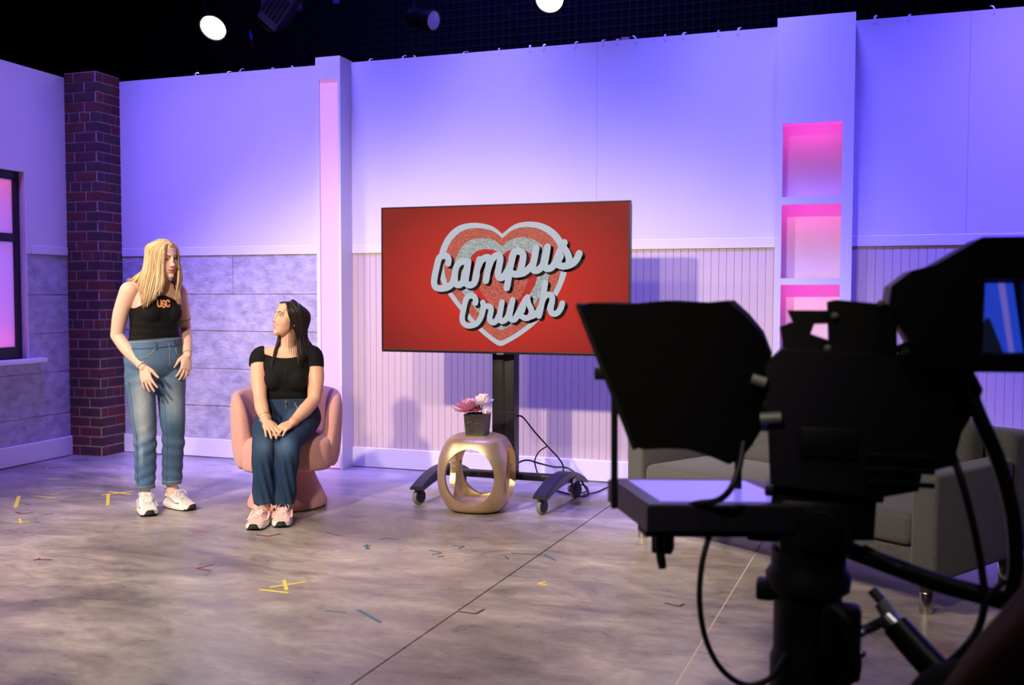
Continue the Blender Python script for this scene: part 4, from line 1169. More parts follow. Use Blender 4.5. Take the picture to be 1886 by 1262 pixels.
def clip(me, gs, name, rim=.004):
    """keep the part of a closed mesh where every scalar field in gs is positive; fold the cut edge inward as a hem"""
    bm = bmesh.new(); bm.from_mesh(me)
    bmesh.ops.triangulate(bm, faces=bm.faces[:])
    for g in gs:
        bm.verts.ensure_lookup_table()
        co = np.array([v.co[:] for v in bm.verts]); val = g(co)
        val[np.abs(val) < 1e-6] = 1e-6
        for v in bm.verts: v.index = v.index
        bm.verts.index_update()
        cut = [e for e in bm.edges if val[e.verts[0].index] * val[e.verts[1].index] < 0]
        vd = {v: val[v.index] for v in bm.verts}
        for e in cut:
            a, b_ = e.verts
            t = vd[a] / (vd[a] - vd[b_])
            ne, nv = bmesh.utils.edge_split(e, a, t)
            vd[nv] = 0.0
        for f in bm.faces[:]:
            zs = [v for v in f.verts if vd.get(v, 1) == 0.0]
            if len(zs) == 2 and len(f.verts) > 3:
                try: bmesh.utils.face_split(f, zs[0], zs[1])
                except Exception: pass
        bmesh.ops.delete(bm, geom=[f for f in bm.faces if sum(vd.get(v, 0) for v in f.verts) < 0], context='FACES')
        bmesh.ops.triangulate(bm, faces=bm.faces[:])
    bmesh.ops.delete(bm, geom=[v for v in bm.verts if not v.link_faces], context='VERTS')
    if rim:
        bm.normal_update()
        be = [e for e in bm.edges if e.is_boundary]
        bv = {v for e in be for v in e.verts}
        nrm = {v: v.normal.copy() for v in bv}
        r_ = bmesh.ops.extrude_edge_only(bm, edges=be)
        nv = [x for x in r_['geom'] if isinstance(x, bmesh.types.BMVert)]
        for v in nv:
            src = min((l.other_vert(v) for l in v.link_edges if l.other_vert(v) in nrm), key=lambda q: (q.co - v.co).length, default=None)
            if src is not None: v.co -= nrm[src] * rim
    out = bpy.data.meshes.new(name); bm.to_mesh(out); bm.free()
    for p in out.polygons: p.use_smooth = True
    return out


def gauss(v, c, s):
    d = (v - np.array(c)) / np.array(s)
    return np.exp(-(d ** 2).sum(1))


def line_on(me, pts, r, lift=.001, sub=6, flat=1):
    """thin tube laid on a mesh surface along pts"""
    bvh = BVHTree.FromPolygons([v.co for v in me.vertices], [p.vertices[:] for p in me.polygons])
    P = []
    for p in catmull(pts, sub):
        q, nn, _, _ = bvh.find_nearest(p)
        P.append(q + nn * lift)
    return B().tube(P, r, 6, flat=flat)


# ---- materials that read a colour attribute
def attr_mat(name, rough, spec=.4, sss=0, nscale=0, namp=.1, bump=0, bscale=200, stretch=(1, 1, 1), sheen=0, bdist=.002):
    k = NT(name)
    at = k.n('ShaderNodeVertexColor'); at.layer_name = 'Col'
    src = at.outputs['Color']
    tc = k.n('ShaderNodeTexCoord'); mp = k.n('ShaderNodeMapping', ins={'Scale': stretch}); k.l(tc.outputs['Object'], mp.inputs[0])
    if nscale:
        nz = k.n('ShaderNodeTexNoise', ins={'Scale': nscale, 'Detail': 5, 'Roughness': .65}); k.l(mp.outputs[0], nz.inputs['Vector'])
        mr = k.n('ShaderNodeMapRange', ins={'From Min': .3, 'From Max': .7, 'To Min': 1 - namp, 'To Max': 1 + namp}); k.l(nz.outputs['Fac'], mr.inputs[0])
        mx = k.n('ShaderNodeVectorMath', operation='MULTIPLY'); k.l(src, mx.inputs[0]); k.l(mr.outputs[0], mx.inputs[1]); src = mx.outputs[0]
    k.l(src, k.b.inputs['Base Color'])
    k.b.inputs['Roughness'].default_value = rough; k.b.inputs['Specular IOR Level'].default_value = spec
    if sss:
        k.b.inputs['Subsurface Weight'].default_value = sss; k.b.inputs['Subsurface Radius'].default_value = (1, .35, .2); k.b.inputs['Subsurface Scale'].default_value = .006
    if sheen: k.b.inputs['Sheen Weight'].default_value = sheen
    if bump:
        n2 = k.n('ShaderNodeTexNoise', ins={'Scale': bscale, 'Detail': 3}); k.l(mp.outputs[0], n2.inputs['Vector'])
        bp = k.n('ShaderNodeBump', ins={'Strength': bump, 'Distance': bdist}); k.l(n2.outputs['Fac'], bp.inputs['Height']); k.l(bp.outputs[0], k.b.inputs['Normal'])
    return k.m


Mskin = attr_mat('skin', .5, .35, .10)
Mdenim = attr_mat('denim', .85, .2, nscale=150, namp=.14, bump=.25, bscale=400, stretch=(1, 1, .4))
Mtop = mat('black_rib_cotton', (17, 17, 18), .85, spec=.25)
Mhair_b = None


def hair_mat(name, c1, c2, rough=.42, scale=70):
    k = NT(name)
    at = k.n('ShaderNodeVertexColor'); at.layer_name = 'Col'
    sp = k.n('ShaderNodeSeparateColor'); k.l(at.outputs['Color'], sp.inputs[0])
    mx = k.n('ShaderNodeMix', data_type='RGBA'); mx.inputs['A'].default_value = s2l(c1) + (1,); mx.inputs['B'].default_value = s2l(c2) + (1,)
    k.l(sp.outputs[0], mx.inputs['Factor']); k.l(mx.outputs['Result'], k.b.inputs['Base Color'])
    k.b.inputs['Roughness'].default_value = rough; k.b.inputs['Specular IOR Level'].default_value = .45
    return k.m


# ---- head: radial smooth union of ellipsoids in head space (x her right, y forward, z up)
HEAD = [((0, -.014, .030), (.0735, .0930, .0840)), ((0, .030, -.030), (.0600, .0600, .0720)), ((0, .040, -.058), (.044, .046, .050)),
        ((.033, .046, -.018), (.031, .033, .040)), ((-.033, .046, -.018), (.031, .033, .040)), ((0, .070, -.094), (.021, .019, .019)),
        ((0, .066, .032), (.046, .026, .026)), ((0, .055, .062), (.05, .03, .04))]
FINE = [((0, .0975, -.0225), (.0100, .0160, .0100)), ((0, .0885, .002), (.0085, .0125, .030)), ((.0088, .091, -.0275), (.0070, .010, .0068)), ((-.0088, .091, -.0275), (.0070, .010, .0068)),
        ((0, .0855, -.0515), (.021, .0100, .0056)), ((0, .0845, -.0620), (.0175, .0100, .0066))]


def head_mesh(Hm, smile=0, n=150, m=110, slim=1.0):
    th = np.linspace(0, 2 * np.pi, n, endpoint=False); ph = np.linspace(-np.pi / 2, np.pi / 2, m)
    TH, PH = np.meshgrid(th, ph)
    d = np.stack([np.cos(PH) * np.cos(TH), np.cos(PH) * np.sin(TH), np.sin(PH)], -1).reshape(-1, 3)

    def hit(c, r):
        c, r = np.array(c), np.array(r)
        a = ((d / r) ** 2).sum(1); bq = (d * (-c) / r ** 2).sum(1); cc = ((c / r) ** 2).sum() - 1
        disc = bq ** 2 - a * cc
        t = np.where(disc > 0, (-bq + np.sqrt(np.maximum(disc, 0))) / a, 0)
        return np.maximum(t, 0)
    p = 18.0
    s = sum(hit(c, r) ** p for c, r in HEAD) ** (1 / p)
    v = d * s[:, None]
    for ex in (1, -1):                                                     # eye sockets
        g = gauss(v, (ex * .0315, .078, .013), (.019, .05, .0125)); s = s - .0085 * g * (v[:, 1] > 0)
    v = d * s[:, None]
    s -= .004 * gauss(v, (0, .088, .018), (.02, .04, .012)) * (v[:, 1] > 0)
    s -= .0025 * gauss(v, (0, .085, -.078), (.03, .04, .006)) * (v[:, 1] > 0)
    q = 30.0
    s = (s ** q + sum(hit(c, r) ** q for c, r in FINE)) ** (1 / q)
    v = d * s[:, None]
    if smile:
        for ex in (1, -1):
            s += .004 * smile * gauss(v, (ex * .036, .07, -.036), (.018, .05, .016))
            s -= .0035 * smile * gauss(v, (ex * .030, .08, -.056), (.008, .04, .008))
    s -= .002 * gauss(v, (0, .095, -.0568), (.02, .04, .0022)) * (v[:, 1] > 0)      # mouth line
    v = d * s[:, None]
    v[:, 0] *= slim
    b = B()
    faces = []
    for j in range(m - 1):
        for i in range(n):
            a_, b_ = j * n + i, j * n + (i + 1) % n
            faces.append((a_, b_, b_ + n, a_ + n))
    faces.append(tuple(reversed(range(n)))); faces.append(tuple((m - 1) * n + i for i in range(n)))
    b.add([tuple(x) for x in v], faces, Hm)
    for ex in (1, -1):                                                      # ears
        b.sphere((ex * .073, -.008, -.004), (.010, .019, .030), 8, Hm)
        b.sphere((ex * .074, -.003, -.026), (.007, .010, .011), 8, Hm)
    return b


def eyes(root, Hm, iris, look=(0, 0), brow_col=(110, 84, 60), lid_col=(70, 44, 40), lid=22, lidm=None, low=30):
    Mw = mat('eye_white', (198, 186, 182), .4); Mi = mat('iris', iris, .2); Ml = mat('lash', lid_col, .6); Mb = mat('eyebrow', brow_col, .8)
    Msk = bpy.data.materials['skin']
    hm = head_mesh(Matrix()); HB = BVHTree.FromPolygons([Vector(v) for v in hm.v], hm.f)
    for ex in (1, -1):
        c = Vector((ex * .0315, .0682, .0140))
        e = B().sphere(c, .0122, 12, Hm).obj('eye', Mw, root, 60)
        dr = Vector((look[0], 1, look[1])).normalized()
        qd = dr.to_track_quat('Z', 'Y').to_matrix().to_4x4()
        B().lathe([(.0001, .0128), (.0028, .0127), (.0056, .0113), (.0058, .0100)], 16, Hm @ T(*c) @ qd).obj('iris', Mi, e, 60)
        # upper lash line and lower line
        up = [c + Vector((math.sin(a) * .0136 * math.cos(R(lid)), math.cos(a) * .0136 * math.cos(R(lid)), .0136 * math.sin(R(lid)))) for a in np.linspace(-1.15, 1.15, 9)]
        B().tube(up, [.0006, .0012, .0016, .0017, .0017, .0017, .0017, .0013, .0007], 6, Hm).obj('lashes', Ml, e, 60)
        q_ = []
        for jj in range(9):
            el = R(88) - (R(88) - R(lid)) * jj / 8
            q_.append([c + Vector((.0131 * math.sin(az) * math.cos(el), .0131 * math.cos(az) * math.cos(el), .0131 * math.sin(el))) for az in np.linspace(-1.5, 1.5, 15)])
        bl = B(); bl.add([p for r_ in q_ for p in r_], [(jj * 15 + i, jj * 15 + i + 1, jj * 15 + i + 16, jj * 15 + i + 15) for jj in range(8) for i in range(14)], Hm)
        bl.obj('eyelid', lidm, e, 60)
        q_ = []
        for jj in range(6):
            el = R(-88) + (R(88) + R(lid - low)) * jj / 5
            q_.append([c + Vector((.0130 * math.sin(az) * math.cos(el), .0130 * math.cos(az) * math.cos(el), .0130 * math.sin(el))) for az in np.linspace(-1.5, 1.5, 15)])
        bl = B(); bl.add([p for r_ in q_ for p in r_], [(jj * 15 + i, jj * 15 + i + 1, jj * 15 + i + 16, jj * 15 + i + 15) for jj in range(5) for i in range(14)], Hm)
        bl.obj('eyelid', lidm, e, 60)
        br = [Vector((ex * .012, .0865, .0300)), Vector((ex * .024, .0850, .0345)), Vector((ex * .038, .0775, .0345)), Vector((ex * .049, .066, .0285))]
        brp = []
        for p in catmull(br, 4):
            q_, nn_, _, _ = HB.find_nearest(p)
            brp.append(q_ + nn_ * .0008)
        B().tube(brp, [.0016, .0022, .0025, .0026, .0026, .0026, .0025, .0024, .0022, .0019, .0016, .0011, .0006], 6, Hm).obj('eyebrow', Mb, root, 60)


def skin_colour(Hm, base, lip=(196, 104, 104), blush=(232, 150, 132), lipk=1, smile=0):
    Hi = np.array(Hm.inverted())
    cb, cl, cbl = np.array(s2l(base)), np.array(s2l(lip)), np.array(s2l(blush))

    def fn(v):
        h = v @ Hi[:3, :3].T + Hi[:3, 3]
        c = np.tile(cb, (len(v), 1))
        w_ = np.zeros(len(v))
        for ex in (1, -1): w_ = np.maximum(w_, .45 * gauss(h, (ex * .042, .070, -.024), (.022, .04, .018)))
        w_ = np.maximum(w_, .25 * gauss(h, (0, .12, -.026), (.012, .03, .012)))
        c = c * (1 - w_[:, None]) + cbl * w_[:, None]
        ax = np.abs(h[:, 0]); zz = h[:, 2] - smile * 9 * ax ** 2
        top = -.0462 - .20 * ax; bot = -.0690 + .42 * ax
        l_ = 1 / (1 + np.exp(-np.minimum((top - zz), (zz - bot)) / .0009)) * (h[:, 1] > .06) * (ax < .0255 + .004 * smile)
        l_ = l_ * lipk
        c = c * (1 - l_[:, None]) + cl * l_[:, None]
        h2 = h.copy(); h2[:, 2] = zz
        ln_ = gauss(h2, (0, .09, -.0568), (.020 + .006 * smile, .05, .0016 + .0012 * smile))[:, None]
        c = c * (1 - .6 * ln_) if not smile else c * (1 - ln_) + np.array([.72, .62, .58]) * ln_
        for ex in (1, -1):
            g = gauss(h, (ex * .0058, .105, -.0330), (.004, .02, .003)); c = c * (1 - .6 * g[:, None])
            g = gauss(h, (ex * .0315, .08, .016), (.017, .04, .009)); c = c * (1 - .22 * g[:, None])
        return c
    return fn


def hand(b, wrist, dirv, normal, side, s=1.0, curls=(.5, .35, .3, .3, .35), spread=1.0, thumb_out=.9):
    """palm + five fingers. dirv wrist->knuckles, normal = back of hand, side=+1 thumb on dirv x normal side"""
    y = Vector(dirv).normalized(); z = Vector(normal); z = (z - y * z.dot(y)).normalized(); x = y.cross(z) * side
    w_ = Vector(wrist)
    P = lambda a, c, e: w_ + (x * a + y * c + z * e) * s
    rings_ = []
    for t, hw, hh_, off in [(-.012, .022, .016, 0), (.012, .026, .0155, .002), (.04, .034, .0145, .002), (.065, .0375, .0130, .0), (.082, .037, .0110, -.001), (.090, .031, .008, -.002)]:
        rings_.append(ring(P(off, t, 0), x, z, hw * s, hh_ * s, 18, 2.6))
    b.rings(rings_)
    fl_ = [(.0285, .083, .070, .0083), (.0095, .088, .078, .0085), (-.0100, .086, .072, .0081), (-.0285, .078, .056, .0072)]
    tips = []
    for i, (fx, fy, L, r) in enumerate(fl_):
        a = (.16 - .105 * i) * spread
        d_ = (y * math.cos(a) + x * math.sin(a)).normalized()
        cu = curls[i + 1]
        p = P(fx, fy - .006, -.001); pts = [p - y * .03 * s, p]
        dd = d_.copy(); ang = 0
        for seg, fr in enumerate((.44, .31, .25)):
            ang += cu * (.6, 1.0, .7)[seg]
            dd = d_ * math.cos(ang) - z * math.sin(ang)
            p = p + dd * L * fr * s; pts.append(p)
        limb(b, pts, [r * 1.05 * s, r * 1.05 * s, r * s, r * .92 * s, r * .78 * s], 12, 5)
        tips.append((p, dd, z))
    a = thumb_out
    p0 = P(.020, .012, -.004); d_ = (y * math.cos(a) + x * math.sin(a) - z * .25).normalized()
    d2_ = (y * math.cos(a - .35 - curls[0] * .5) + x * math.sin(a - .35 - curls[0] * .5) - z * .3).normalized()
    limb(b, [p0, p0 + d_ * .034 * s, p0 + d_ * .034 * s + d2_ * .028 * s, p0 + d_ * .034 * s + d2_ * .054 * s], [.0155 * s, .0115 * s, .0098 * s, .0078 * s], 12, 4)
    return tips


def torso(b, rows, yaw, infl=0, n=32):
    """rows (x, y, z, halfwidth, halfdepth, up-axis tilt) ; yaw turns the facing direction about z (0 faces -y)"""
    ux = Vector((math.cos(yaw), math.sin(yaw), 0)); uy = Vector((-math.sin(yaw), math.cos(yaw), 0))
    K = catmull([(r[0], r[1], r[2]) for r in rows], 4); A = catmull([(r[3], r[4], 0) for r in rows], 4)
    b.rings([ring(k, ux, uy, a.x + infl, a.y + infl, n, 2.3) for k, a in zip(K, A)])
    return ux, uy


def shoe(parent, loc, heading, main, sole, accent, L=.255, name='sneaker', tilt=0, toe_dark=(38, 38, 42), label=None):
    """running shoe; heading angle of the toe about z (0 -> toe to -y). three-level: person > sneaker > sole, laces"""
    X = T(*loc) @ rotz(heading) @ Matrix.Rotation(tilt, 4, 'X')
    Mu, Ms, Ma, Mo = mat('shoe_upper', main, .8, bump=.2, bscale=300, bdist=.002), mat('shoe_midsole', sole, .6), mat('shoe_accent', accent, .6), mat('shoe_outsole', toe_dark, .7)
    ys = np.linspace(0, 1, 15)
    def width(t): return .5 * (.060 + .040 * math.sin(PI * min(1, t * .72 + .12)) ** 1.2) * (1 if t < .86 else math.sqrt(max(.02, 1 - ((t - .86) / .145) ** 2))) * (1 if t > .05 else .86)
    up, so = [], []
    for t in ys:
        y = (.28 - t) * L                                                 # heel at +, toe at -
        w_ = width(t)
        ztop = .104 - .010 * t if t < .22 else .104 - .002 - (t - .22) * .098
        if t > .82: ztop -= (t - .82) ** 2 * .55
        ztop = max(ztop, .036)
        zs = .030 + .008 * (1 - t) + (.012 * max(0, (t - .8) / .2) ** 2)
        zb = .003 + .018 * max(0, (t - .78) / .22) ** 2
        pr = []
        for k in range(17):
            a = PI * k / 16
            pr.append(Vector((math.cos(a) * w_ * (1 - .20 * math.sin(a) ** 2 * (t < .6)), y, zs + (ztop - zs) * math.sin(a) ** .62)))
        pr.append(Vector((0, y, zs - .004)))
        up.append(pr)
        ww = w_ + .0055
        so.append([Vector((q[0] * ww, y, q[1])) for q in [(-.93, zb), (-1.02, zb + .010), (-1, zs - .006), (-.94, zs + .002), (.94, zs + .002), (1, zs - .006), (1.02, zb + .010), (.93, zb)]])
    sh = B().rings(up, True, X).obj(name, Mu, parent, 60)
    if label: sh['label'] = label
    B().rings(so, True, X).obj('midsole', Ms, sh, 50)
    out = []
    for t in np.linspace(.0, 1, 12):
        y = (.28 - t) * L - (.0035 if t > .98 else 0); w_ = width(t) + .004
        lift = .018 * max(0, (t - .78) / .22) ** 2
        hgt = .006 + .018 * max(0, (t - .84) / .16) ** 1.5
        out.append([Vector((-w_, y, lift)), Vector((-w_, y, lift + hgt)), Vector((w_, y, lift + hgt)), Vector((w_, y, lift))])
    B().rings(out, True, X).obj('outsole', Mo, sh, 50)
    # collar opening, tongue, laces, side overlays
    col_ = [Vector((math.cos(a) * .031, .032 + math.sin(a) * .036, .098 + .006 * math.sin(a))) for a in np.linspace(0, 2 * PI, 21)]
    B().tube(col_, .008, 8, X).obj('collar', Ma, sh, 60)
    B().rings([ring((0, y, z), (1, 0, 0), (0, .5, .86), w_, .006, 12) for y, z, w_ in [(-.085, .070, .022), (-.05, .088, .026), (-.018, .108, .028), (-.004, .122, .024)]], True, X).obj('tongue', Mu, sh, 60)
    lb = B()
    for i in range(5):
        t = .40 + i * .062; y = (.28 - t) * L - .012; z = .098 - (t - .22) * .098 + .009
        lb.tube(catmull([(-.030, y + .006, z - .012), (-.016, y, z - .001), (0, y - .003, z + .003), (.016, y, z - .001), (.030, y - .006, z - .012)], 3), .0020, 6, X)
    for s_ in (-1, 1):
        lb.tube(catmull([(0, -.045, .107), (s_ * .022, -.05, .116), (s_ * .038, -.060, .098), (s_ * .030, -.066, .085)], 4), .0017, 6, X)
        lb.tube(catmull([(0, -.045, .107), (s_ * .016, -.062, .108), (s_ * .030, -.082, .082)], 4), .0017, 6, X)
    lb.obj('laces', Ms, sh, 60)
    for s_ in (-1, 1):
        st_ = [Vector((s_ * (width(t) + .0022), (.28 - t) * L, z)) for t, z in [(.10, .060), (.25, .074), (.42, .060), (.58, .046), (.70, .048)]]
        B().tube(catmull(st_, 4), .0065, 6, X, flat=.35).obj('overlay', Ma, sh, 60)
    return sh


def bangle(root, c, axis, r, tr, m_, label=None, name='bracelet', n=28):
    q = Vector(axis).to_track_quat('Z', 'Y').to_matrix().to_4x4()
    pts = [(r * math.cos(a), r * math.sin(a), 0) for a in np.linspace(0, 2 * PI, n + 1)]
    o = B().tube(pts, tr, 8, T(*c) @ q).obj(name, m_, root, 60)
    if label: o['label'] = label
    return o


def locks(root, name, guides, m_, widths=None, tint=None, seed=0, flat=.45, nside=6, extra=None):
    """hair: each guide is a polyline; swept as a tapering flat lock; one colour value per lock"""
    rnd = random.Random(seed)
    b = B(); cols = []
    for gi, (pts, w_) in enumerate(guides):
        P = catmull(pts, 5); n = len(P)
        rs = [w_ * (.55 + .45 * min(1, 4 * i / n)) * (1 if i < n * .7 else max(.06, 1 - ((i - n * .7) / (n * .3)) ** 1.6)) for i in range(n)]
        k0 = len(b.v)
        b.tube(P, rs, nside, None, True, flat)
        t0 = rnd.random()
        cols += [t0 + rnd.uniform(-.1, .1) for _ in range(len(b.v) - k0)]
    if extra is not None:
        for me in extra:
            k0 = len(b.v)
            b.add([v.co.copy() for v in me.vertices], [p.vertices[:] for p in me.polygons]); cols += [.35] * (len(b.v) - k0)
    me = b.mesh(name)
    for p in me.polygons: p.use_smooth = True
    at = me.color_attributes.new('Col', 'FLOAT_COLOR', 'POINT')
    c = np.ones((len(me.vertices), 4)); c[:, :3] = np.clip(np.array(cols), 0, 1)[:, None]
    at.data.foreach_set('color', c.ravel())
    return link(name, me, m_, root)


def noise3(v, sc, seed):
    """cheap smooth pseudo noise from sines"""
    rs = np.random.RandomState(seed); out = np.zeros(len(v))
    for i in range(6):
        k = rs.normal(size=3) * sc * np.array([1, 1, .6]); out += np.sin(v @ k + rs.uniform(0, 6.28))
    return out / 6


def head_frame(c, yaw, pitch, roll, s=1.0):
    """head space -> person space. yaw: facing -y is 0, positive turns to +x ; pitch down positive"""
    Rm = rotz(yaw) @ Matrix.Rotation(PI, 4, 'Z') @ Matrix.Rotation(-pitch, 4, 'X') @ Matrix.Rotation(roll, 4, 'Y')
    return T(*c) @ Rm @ Matrix.Scale(s, 4)


# ------------------------------------------------------------------ STANDING WOMAN
SKIN1 = (240, 198, 178)
p1 = empty('person', (-3.841, 4.857, 0.000), R(38.34))
tag(p1, 'standing woman with long blonde hair, black camisole and faded blue jeans, looking down', 'person')
YB = R(27)
ROWS1 = [(-.037, .015, .83, .120, .080), (-.037, .012, .87, .150, .105), (-.037, .010, .935, .160, .115), (-.036, .004, 1.00, .150, .106), (-.036, .0, 1.06, .141, .098), (-.034, -.004, 1.13, .138, .099),
         (-.030, -.004, 1.20, .146, .106), (-.027, .0, 1.27, .150, .104), (-.025, .004, 1.315, .146, .086), (-.022, .008, 1.352, .112, .066), (-.016, .008, 1.380, .070, .054), (-.006, .0, 1.41, .052, .052)]
Hm1 = head_frame((.020, -.02, 1.517), R(36), R(10), R(7), .975)
body = B()
ux, uy = torso(body, ROWS1, YB)
def tp(s, f, z, rows=ROWS1, ux=ux, uy=uy, c=(-.03, 0)):                   # torso-relative point: s lateral (her left +), f forward
    return Vector((c[0], c[1], z)) + ux * s - uy * f
for s in (-1, 1): body.sphere(tp(s * .066, .066, 1.193), (.060, .050, .064), 14)
limb(body, [(-.018, .015, 1.36), (-.004, .0, 1.41), (.014, -.012, 1.47)], [.056, .050, .052])
shL, shR = tp(-.158, 0, 1.325), tp(.150, 0, 1.318)
for sh_ in (shL, shR): limb(body, [tp(0, 0, 1.37), (tp(0, 0, 1.365) + sh_) / 2 + Vector((0, 0, .006)), sh_], [.05, .045, .046])
elL, wrL = Vector((-.244, -.030, 1.062)), Vector((-.102, -.125, .876))
elR, wrR = Vector((.142, .150, 1.090)), Vector((.150, -.030, .935))
limb(body, [shL, shL * .55 + elL * .45 + Vector((-.012, 0, 0)), elL], [.053, .045, .037])
limb(body, [elL, elL * .62 + wrL * .38 + Vector((-.004, 0, -.004)), wrL], [.037, .038, .0245])
limb(body, [shR, shR * .55 + elR * .45 + Vector((.006, 0, 0)), elR], [.051, .043, .036])
limb(body, [elR, elR * .6 + wrR * .4, wrR], [.036, .037, .0245])
hand(body, wrL, (.040, -.035, -.15), (-.35, -.80, -.2), -1, .98, (.1, .22, .2, .2, .25), 1.25, .75)
hand(body, wrR, (-.022, -.030, -.15), (.45, -.75, -.1), 1, .98, (.1, .35, .3, .3, .3), 1.0, .8)
LEGS1 = [[(-.110, -.018, .90), (-.118, -.014, .79), (-.110, -.012, .62), (-.098, -.010, .44), (-.099, .0, .29), (-.100, .0, .135)],
         [(.038, .038, .90), (.050, .040, .79), (.058, .033, .62), (.064, .015, .44), (.058, .03, .29), (.052, .045, .135)]]
for pts in LEGS1: limb(body, pts + [(pts[-1][0], pts[-1][1], .06)], [.070, .064, .054, .044, .040, .032, .030])
b_h = head_mesh(Hm1); body.add(b_h.v, b_h.f)
me = voxel(body, .0032, 2, 'body')
colour(me, skin_colour(Hm1, SKIN1))
link('body', me, Mskin, p1)
eyes(p1, Hm1, (70, 62, 60), (.1, -.45), (112, 80, 54), (70, 44, 38), lid=-8, low=16, lidm=mat('eyelid_skin', (214, 160, 138), .5))
# camisole
g = B(); torso(g, ROWS1[2:10], YB, .0055)
for s in (-1, 1): g.sphere(tp(s * .066, .070, 1.193), (.064, .054, .067), 14)
gm_ = voxel(g, .0045, 22, 'g')
uxn, uyn = np.array(ux[:]), np.array(uy[:])
def sf_(v, c=(-.03, 0)):
    d = v - np.array([c[0], c[1], 0]); return d @ uxn, -(d @ uyn)
def hem1(v): return v[:, 2] - (1.021 + .07 * (v[:, 0] + .035))
def neck1(v):
    s, f = sf_(v)
    front = 1.300 - .95 * np.abs(s) ** 1.35 - .16 * np.maximum(0, np.abs(s) - .10)
    back = 1.235 + 0 * s
    w_ = 1 / (1 + np.exp(-f / .02))
    return (front * w_ + back * (1 - w_)) - v[:, 2]
tm = clip(gm_, [hem1, neck1], 'camisole')
displaced(tm, lambda v: .0016 * np.sin(v[:, 2] * 130 + 3 * noise3(v, 14, 3)) * np.exp(-((v[:, 2] - 1.10) / .05) ** 2) + .001 * noise3(v, 30, 5))
top1 = link('camisole', tm, Mtop, p1)
for s in (-1, 1):
    pts = [tp(s * .098, .118, 1.245), tp(s * .104, .100, 1.29), tp(s * .105, .075, 1.335), tp(s * .104, .03, 1.372), tp(s * .10, -.03, 1.375), tp(s * .09, -.085, 1.32), tp(s * .085, -.105, 1.24)]
    line_on(bpy.data.objects['body'].data, pts, .0036, .001, 8, .5).obj('strap', Mtop, top1, 60)
# orange arched lettering on the chest
Mlog = mat('orange_print', (240, 160, 104), .7)
bvh = BVHTree.FromPolygons([v.co for v in tm.vertices], [p.vertices[:] for p in tm.polygons])
def chest_text(strokes, u0, z0, hw):
    b = B()
    for s_ in strokes:
        P = []
        for (u, z) in s_:
            o_ = tp(u0 + u, .3, z0 + z); hit = bvh.ray_cast(o_, uy)
            if hit[0] is not None: P.append(hit[0] - uy * .0016)
        if len(P) > 1:
            n = len(P); v = []
            for i, p in enumerate(P):
                t = (P[min(i + 1, n - 1)] - P[max(i - 1, 0)]).normalized(); nn = t.cross(uy).normalized()
                v += [p + nn * hw, p - nn * hw, ]
            v2 = [q - uy * .0012 for q in v]
            b.add(v2, [(2 * i, 2 * i + 1, 2 * i + 3, 2 * i + 2) for i in range(n - 1)])
            for p in (P[0], P[-1]): b.add([p + ux * hw * math.cos(a) + Vector((0, 0, hw * math.sin(a))) - uy * .0012 for a in np.linspace(0, 2 * PI, 9)[:8]], [tuple(range(8))])
    return b
hz = .0185
U = [(-.0105, hz), (-.0105, -hz * .45), (-.007, -hz * .85), (0, -hz), (.007, -hz * .85), (.0105, -hz * .45), (.0105, hz)]
S_ = [(.010, hz * .65), (.006, hz), (-.004, hz), (-.0095, hz * .6), (-.008, hz * .15), (.006, -hz * .15), (.0095, -hz * .55), (.004, -hz), (-.005, -hz), (-.010, -hz * .6)]
C_ = [(.010, hz * .5), (.006, hz), (-.004, hz), (-.0095, hz * .6), (-.0105, 0), (-.0095, -hz * .6), (-.004, -hz), (.006, -hz), (.010, -hz * .5)]
for nm, G_, du, dz in [('U', U, -.030, .003), ('S', S_, -.002, 0), ('C', C_, .026, .003)]:
    chest_text([G_], -.002 + du * .93, 1.247 + dz, .0052).obj('letter', Mlog, top1)
# jeans
def jeans_colour(spots, base, seams=None):
    cb = np.array(s2l(base))
    def fn(v):
        c = np.tile(cb, (len(v), 1))
        for (cc, ss, col_, k) in spots:
            g_ = np.clip(k * gauss(v, cc, ss), 0, 1)[:, None]; c = c * (1 - g_) + np.array(s2l(col_)) * g_
        nz = noise3(v, 40, 11)[:, None] * .10 + noise3(v, 110, 12)[:, None] * .06
        return np.clip(c * (1 + nz), 0, 1)
    return fn
j = B(); torso(j, [(-.036, .014, .795, .07, .055), (-.036, .013, .825, .130, .090), (-.037, .012, .875, .168, .120), (-.037, .010, .935, .174, .126), (-.036, .004, 1.00, .160, .115), (-.036, .0, 1.045, .150, .106)], YB, .004)
legs1 = LEGS1
for pts in legs1: limb(j, pts, [.094, .092, .079, .067, .062, .057])
jm = voxel(j, .0048, 12, 'j')
def fold1(v):
    z = v[:, 2]
    k = .0034 * np.sin(z * 95 + 26 * v[:, 0] * np.sign(v[:, 0] + .03) + 7 * noise3(v, 9, 21)) * (np.exp(-((z - .40) / .09) ** 2) + .8 * np.exp(-((z - .20) / .07) ** 2) + .5 * np.exp(-((z - .80) / .05) ** 2))
    return k + .0034 * noise3(v, 22, 8) + .0014 * noise3(v, 70, 9)
jm = displaced(jm, fold1)
def hemj(v): return np.maximum(v[:, 2] - (.142 - .02 * (v[:, 0] < 0)), 0 * v[:, 2] - 1e-3)
jm = clip(jm, [lambda v: v[:, 2] - np.where(v[:, 0] < -.02, .136, .146), lambda v: 1.040 - v[:, 2] + .07 * (v[:, 0] + .035)], 'jeans', .012)
